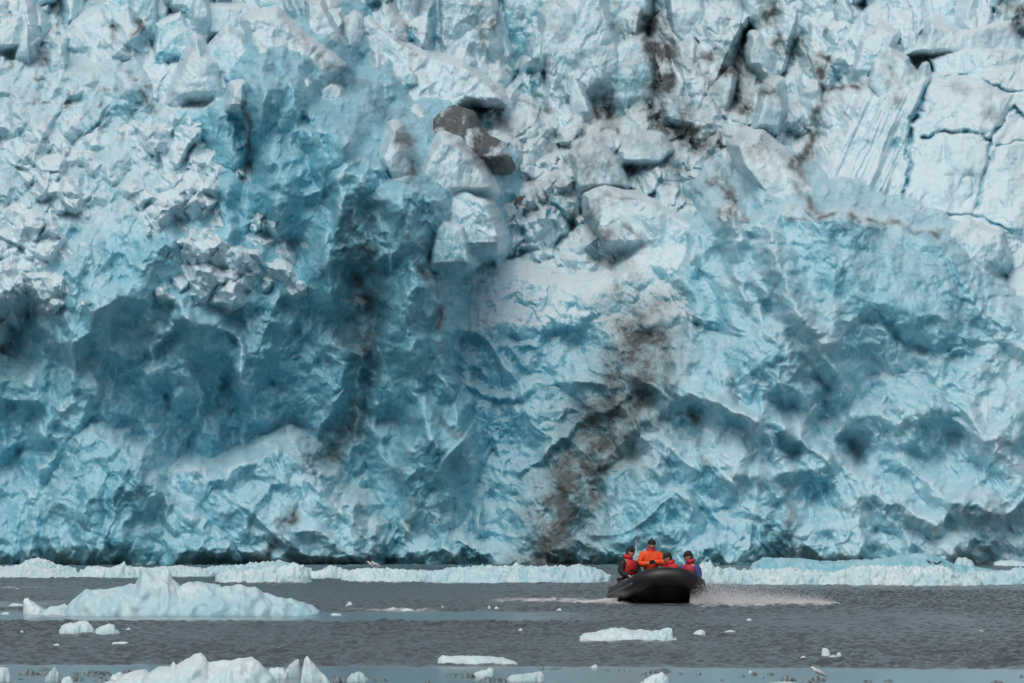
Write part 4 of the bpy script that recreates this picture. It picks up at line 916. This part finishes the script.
# hips given in the boat's frame: +x is the left side of the picture, +y the bow
person('person in orange jacket and dark hat half standing amid the boat', (.10, -1.15, .90), math.radians(4), .05, (.05, 1, -.28),
       ((.33, .10, .22), (-.30, .12, .24)), ((.10, .30, .24), (-.03, .30, .29)), ((.12, .28, -.28), (-.12, .28, -.28)), ((.14, .16, -.62), (-.14, .16, -.62)), M_ORANGE, None, M_DARK, 'knit', hood=M_RED)
person('person with red life vest and black hat seated at the tail of the boat', (.80, -.75, .66), math.radians(38), .06, (-.45, 1, -.35),
       ((.28, .05, .20), (-.29, .09, .20)), ((.20, .30, .10), (-.16, .33, .10)), ((.13, .42, -.02), (-.13, .42, -.02)), ((.14, .40, -.44), (-.14, .40, -.44)), M_DKRED, M_RED, M_DARK, 'knit', sleeve=M_DARK, hood=M_RED)
person('person in red jacket and dark hat leaning low behind the blue sleeved one', (-.56, -.45, .50), math.radians(-62), .22, (.25, 1, -.45),
       ((.27, .30, .20), (-.26, .32, .20)), ((.15, .52, .20), (-.10, .52, .18)), ((.13, .42, .0), (-.13, .42, .0)), ((.14, .42, -.38), (-.14, .42, -.38)), M_RED, M_RED, M_DARK, 'peak', hood=M_RED)
person('person with blue sleeves and crimson life vest crouched by the bow tube', (-.92, .10, .52), math.radians(-40), .14, (.5, 1, -.4),
       ((.29, .10, .18), (-.29, .12, .18)), ((.18, .36, .16), (-.14, .38, .14)), ((.13, .42, .0), (-.13, .42, .0)), ((.14, .42, -.40), (-.14, .42, -.40)), M_CRIMSON, M_CRIMSON, M_DARK, 'peak', sleeve=M_BLUE, hood=M_CRIMSON)
# dark binoculars held by the helmsman
bn = tag(empty('binoculars'), 'small dark binoculars in the gloved hands of the orange jacket person', 'binoculars')
bn.matrix_world = BM @ Matrix.Translation((.10, -.80, 1.21)) @ Matrix.Rotation(math.radians(4), 4, 'Z')
for s in (-1, 1):
    bm = bmesh.new(); sweep(bm, [(s * .035, -.06, 0), (s * .035, .0, 0), (s * .036, .07, 0)], [.02, .028, .034], 12); b_ = bm_obj('barrel', bm, M_HULL, bn)
    bm = bmesh.new(); sweep(bm, [(s * .036, .068, 0), (s * .036, .074, 0)], [.028, .027], 12); bm_obj('lens', bm, M_LENS, b_)
bm = bmesh.new(); box(bm, (0, 0, .01), (.05, .05, .015)); bm_obj('bridge', bm, M_HULL, bn, False)

# ------------------------------------------------------------------ spray
M_SPRAY = plain('spray_water', (.92, .94, .96), .35, .02)
def droplets(name, pts, sizes, label):
    n = len(pts); T = np.array([(1, 1, 1), (-1, -1, 1), (-1, 1, -1), (1, -1, -1)], np.float32)
    V = (pts[:, None, :] + sizes[:, None, None] * T[None]).reshape(-1, 3)
    b = (np.arange(n) * 4)[:, None, None]
    Q = (b + np.array([(0, 1, 2), (0, 3, 1), (0, 2, 3), (1, 3, 2)])[None]).reshape(-1, 3)
    return tag(mesh_obj(name, V, Q, M_SPRAY), label, 'spray', kind='stuff')
rs = np.random.RandomState(9)
n = 48000
u = rs.beta(1.0, 1.5, n)
sc_ = (.05 + .17 * (1 - u) ** 1.3) * np.clip((1.03 - u) * 5, 0, 1)
zz = np.minimum(-np.log(rs.rand(n) + 1e-4) * sc_, .85) * np.clip(.35 + u * 7, 0, 1) + .01
px_ = 690 + 150 * u; dd_ = 155.8 + rs.randn(n) * .5
P_ = np.stack([(px_ - 512) / F * dd_, dd_, zz], -1).astype(np.float32)
droplets('spray', P_, (.0025 + .0035 * rs.rand(n) ** 2).astype(np.float32), 'white spray thrown to the right of the boat')
n = 5000
u = rs.rand(n); px_ = 618 - 50 * u ** 1.5; zz = .16 * (1 - u) ** 1.2 * rs.rand(n) ** 1.4 + .01; dd_ = 158.5 + rs.randn(n) * .4
P2 = np.stack([(px_ - 512) / F * dd_, dd_, zz], -1).astype(np.float32)
droplets('spray', P2, (.005 + .010 * rs.rand(n) ** 2).astype(np.float32), 'low white wake spray at the stern on the left of the boat')

# ------------------------------------------------------------------ gulls
M_GULL = plain('gull_white', (.78, .79, .80), .7, .05); M_GDARK = plain('bird_dark', (.02, .02, .022), .7); M_BEAK = plain('beak_yellow', (.55, .38, .05), .5); M_WING = plain('wing_grey', (.42, .44, .47), .7)
def bird(label, px, py, d, yaw, mode, mb, mw, group, size=1.0, z=None):
    root = tag(empty('bird'), label, 'bird', group)
    p = unproj(px, py, d)
    root.location = p if z is None else (p.x, p.y, z); root.rotation_euler = (0, 0, yaw); root.scale = (size,) * 3
    tilt = .5 if mode == 'stand' else .05
    ax = [(-.20, .012), (-.14, .035), (-.05, .06), (.04, .065), (.11, .045), (.145, .034), (.175, .038), (.205, .03), (.222, .012)]
    bm = bmesh.new(); sweep(bm, [(0, y, .16 + y * tilt + (.03 if y > .12 else 0)) for y, r in ax], [r for y, r in ax], 10)
    bd = bm_obj('body', bm, mb, root)
    bm = bmesh.new(); sweep(bm, [(0, .215, .16 + .22 * tilt + .03), (0, .262, .15 + .25 * tilt + .02)], [.010, .003], 6); bm_obj('beak', bm, M_BEAK, root)
    for s in (1, -1):
        bm = bmesh.new()
        if mode == 'fly':
            pts = [(s * .04, .06, .19, .09), (s * .22, .09, .30, .08), (s * .36, .03, .30, .06), (s * .54, -.07, .25, .012)]
        else:
            pts = [(s * .055, .09, .20, .05), (s * .066, .0, .165, .055), (s * .05, -.12, .115, .04), (s * .015, -.25, .05, .01)]
        vs_ = []
        for x, y, z_, c_ in pts:
            if mode == 'fly': vs_.append([bm.verts.new((x, y + c_, z_)), bm.verts.new((x, y, z_ + .012)), bm.verts.new((x, y - c_, z_)), bm.verts.new((x, y, z_ - .008))])
            else: vs_.append([bm.verts.new((x, y, z_ + c_)), bm.verts.new((x + s * .012, y, z_)), bm.verts.new((x, y, z_ - c_)), bm.verts.new((x - s * .01, y, z_))])
        for a_, b_ in zip(vs_, vs_[1:]):
            for k in range(4): bm.faces.new((a_[k], a_[(k + 1) % 4], b_[(k + 1) % 4], b_[k]))
        bm.faces.new(vs_[0]); bm.faces.new(vs_[-1][::-1])
        bm_obj('wing', bm, mw, root)
        if mode == 'stand':
            bm = bmesh.new(); sweep(bm, [(s * .025, .0, .13), (s * .025, .0, .0), (s * .025, .03, -.005)], [.008, .007, .007], 6); bm_obj('leg', bm, M_BEAK, root)
    return root
def top_of(px, objs, d):
    x = (px - 512) / F * d; best = 0
    for o in objs:
        n_ = len(o.data.vertices); a = np.empty(n_ * 3, np.float32); o.data.vertices.foreach_get('co', a); a = a.reshape(-1, 3) + np.array(o.location, np.float32)
        m = np.abs(a[:, 0] - x * a[:, 1] / d) < .25
        if m.any():
            j = np.argmax(np.where(m, a[:, 2], -9)); best = a[j]
    return best
floe2 = [o for o in scene.objects if o.get('label', '').startswith('rough white floe carrying')]
berg = [o for o in scene.objects if o.get('label', '').startswith('bright turquoise berg')]
for px, lb, yw in ((371.5, 'white gull on the rough floe, left one of the pair', 1.9), (376, 'white gull on the rough floe, right one of the pair', 1.4)):
    q = top_of(px, floe2, 240)
    b = bird(lb, px, 565, float(q[1]), yw, 'stand', M_GULL, M_WING, 'pair of gulls on a floe', .8); b.location = ((px - 512) / F * float(q[1]), float(q[1]), float(q[2]) - .01)
for px, lb, yw in ((929, 'dark bird resting on the blue berg, apart from two others', 1.2), (935.5, 'dark bird resting on the blue berg, middle of three', 1.5), (939.5, 'dark bird resting on the blue berg, right of the three', -1.4)):
    q = top_of(px, berg, 262); best = None
    dg = bpy.context.evaluated_depsgraph_get(); dg.update()
    for j in range(40):
        yb_ = float(q[1]) - j * .12; xb_ = (px - 512) / F * yb_
        hit, loc_, *_r = scene.ray_cast(dg, Vector((xb_, yb_, 6)), Vector((0, 0, -1)))
        if hit:
            e_ = abs(YH + F * (CAMH - loc_.z) / yb_ - 564)
            if best is None or e_ < best[0]: best = (e_, loc_.copy())
    b = bird(lb, px, 563, best[1].y, yw, 'stand', M_GDARK, M_GDARK, 'dark birds on the blue berg', .5)
    b.location = best[1] - Vector((0, 0, .01))
bird('dark bird flying with spread wings in front of the lumpy white floe', 857, 577, 225, 2.0, 'fly', M_GDARK, M_GDARK, None, .75)
bird('white gull standing on a dark ice lump near the bottom edge', 819, 678, 78, 1.3, 'stand', M_GULL, M_WING, None, .5)
for px, py, lb, yw in ((850, 540, 'white gull flying low in front of the right notch, brightest of three', .6), (820, 538, 'white gull flying level beside the brightest gull, to its left', 1.4), (841, 508, 'white gull flying highest in front of the right ice bulge', 2.2), (387, 524, 'white gull flying in front of the dark crevice foot', .9), (436, 524, 'white gull flying in front of the centre of the ice wall', 2.4)):
    bird(lb, px, py, 300, yw, 'fly', M_GULL, M_GULL, 'gulls flying in front of the ice wall', .45)
# ------------------------------------------------------------------ light and camera
w = bpy.data.worlds.new('World'); scene.world = w; w.use_nodes = True
nt = w.node_tree; bg = nt.nodes['Background']
sky = nt.nodes.new('ShaderNodeTexSky'); sky.sky_type = 'NISHITA'; sky.sun_disc = False
SUN_EL, SUN_AZ = math.radians(55), math.radians(200)      # azimuth clockwise from +Y
sky.sun_elevation = SUN_EL; sky.sun_rotation = SUN_AZ
sky.dust_density = 6.0; sky.air_density = .7; sky.ozone_density = .2
hs = nt.nodes.new('ShaderNodeHueSaturation'); hs.inputs['Saturation'].default_value = .58      # an overcast sky is nearly grey
nt.links.new(sky.outputs[0], hs.inputs['Color']); nt.links.new(hs.outputs[0], bg.inputs[0]); bg.inputs[1].default_value = .15
sl = bpy.data.lights.new('sun', 'SUN'); sl.energy = .6; sl.angle = math.radians(60); sl.color = (1, .98, .95)
so = bpy.data.objects.new('sun', sl); COL.objects.link(so)
dirv = Vector((math.sin(SUN_AZ) * math.cos(SUN_EL), math.cos(SUN_AZ) * math.cos(SUN_EL), math.sin(SUN_EL)))
so.rotation_euler = (-dirv).to_track_quat('-Z', 'Y').to_euler(); so.location = (0, 0, 200)
cd = bpy.data.cameras.new('camera'); co = bpy.data.objects.new('camera', cd); COL.objects.link(co)
cd.sensor_width = 36; cd.lens = 36 * F / W; cd.clip_start = .5; cd.clip_end = 8000
cd.shift_y = (YH - HT / 2) / W
co.location = (0, 0, CAMH); co.rotation_euler = (math.radians(90), 0, 0)
scene.camera = co
vs = scene.view_settings
vs.view_transform = 'Standard'; vs.look = 'None'; vs.exposure = -.45; vs.gamma = 1; vs.use_curve_mapping = False
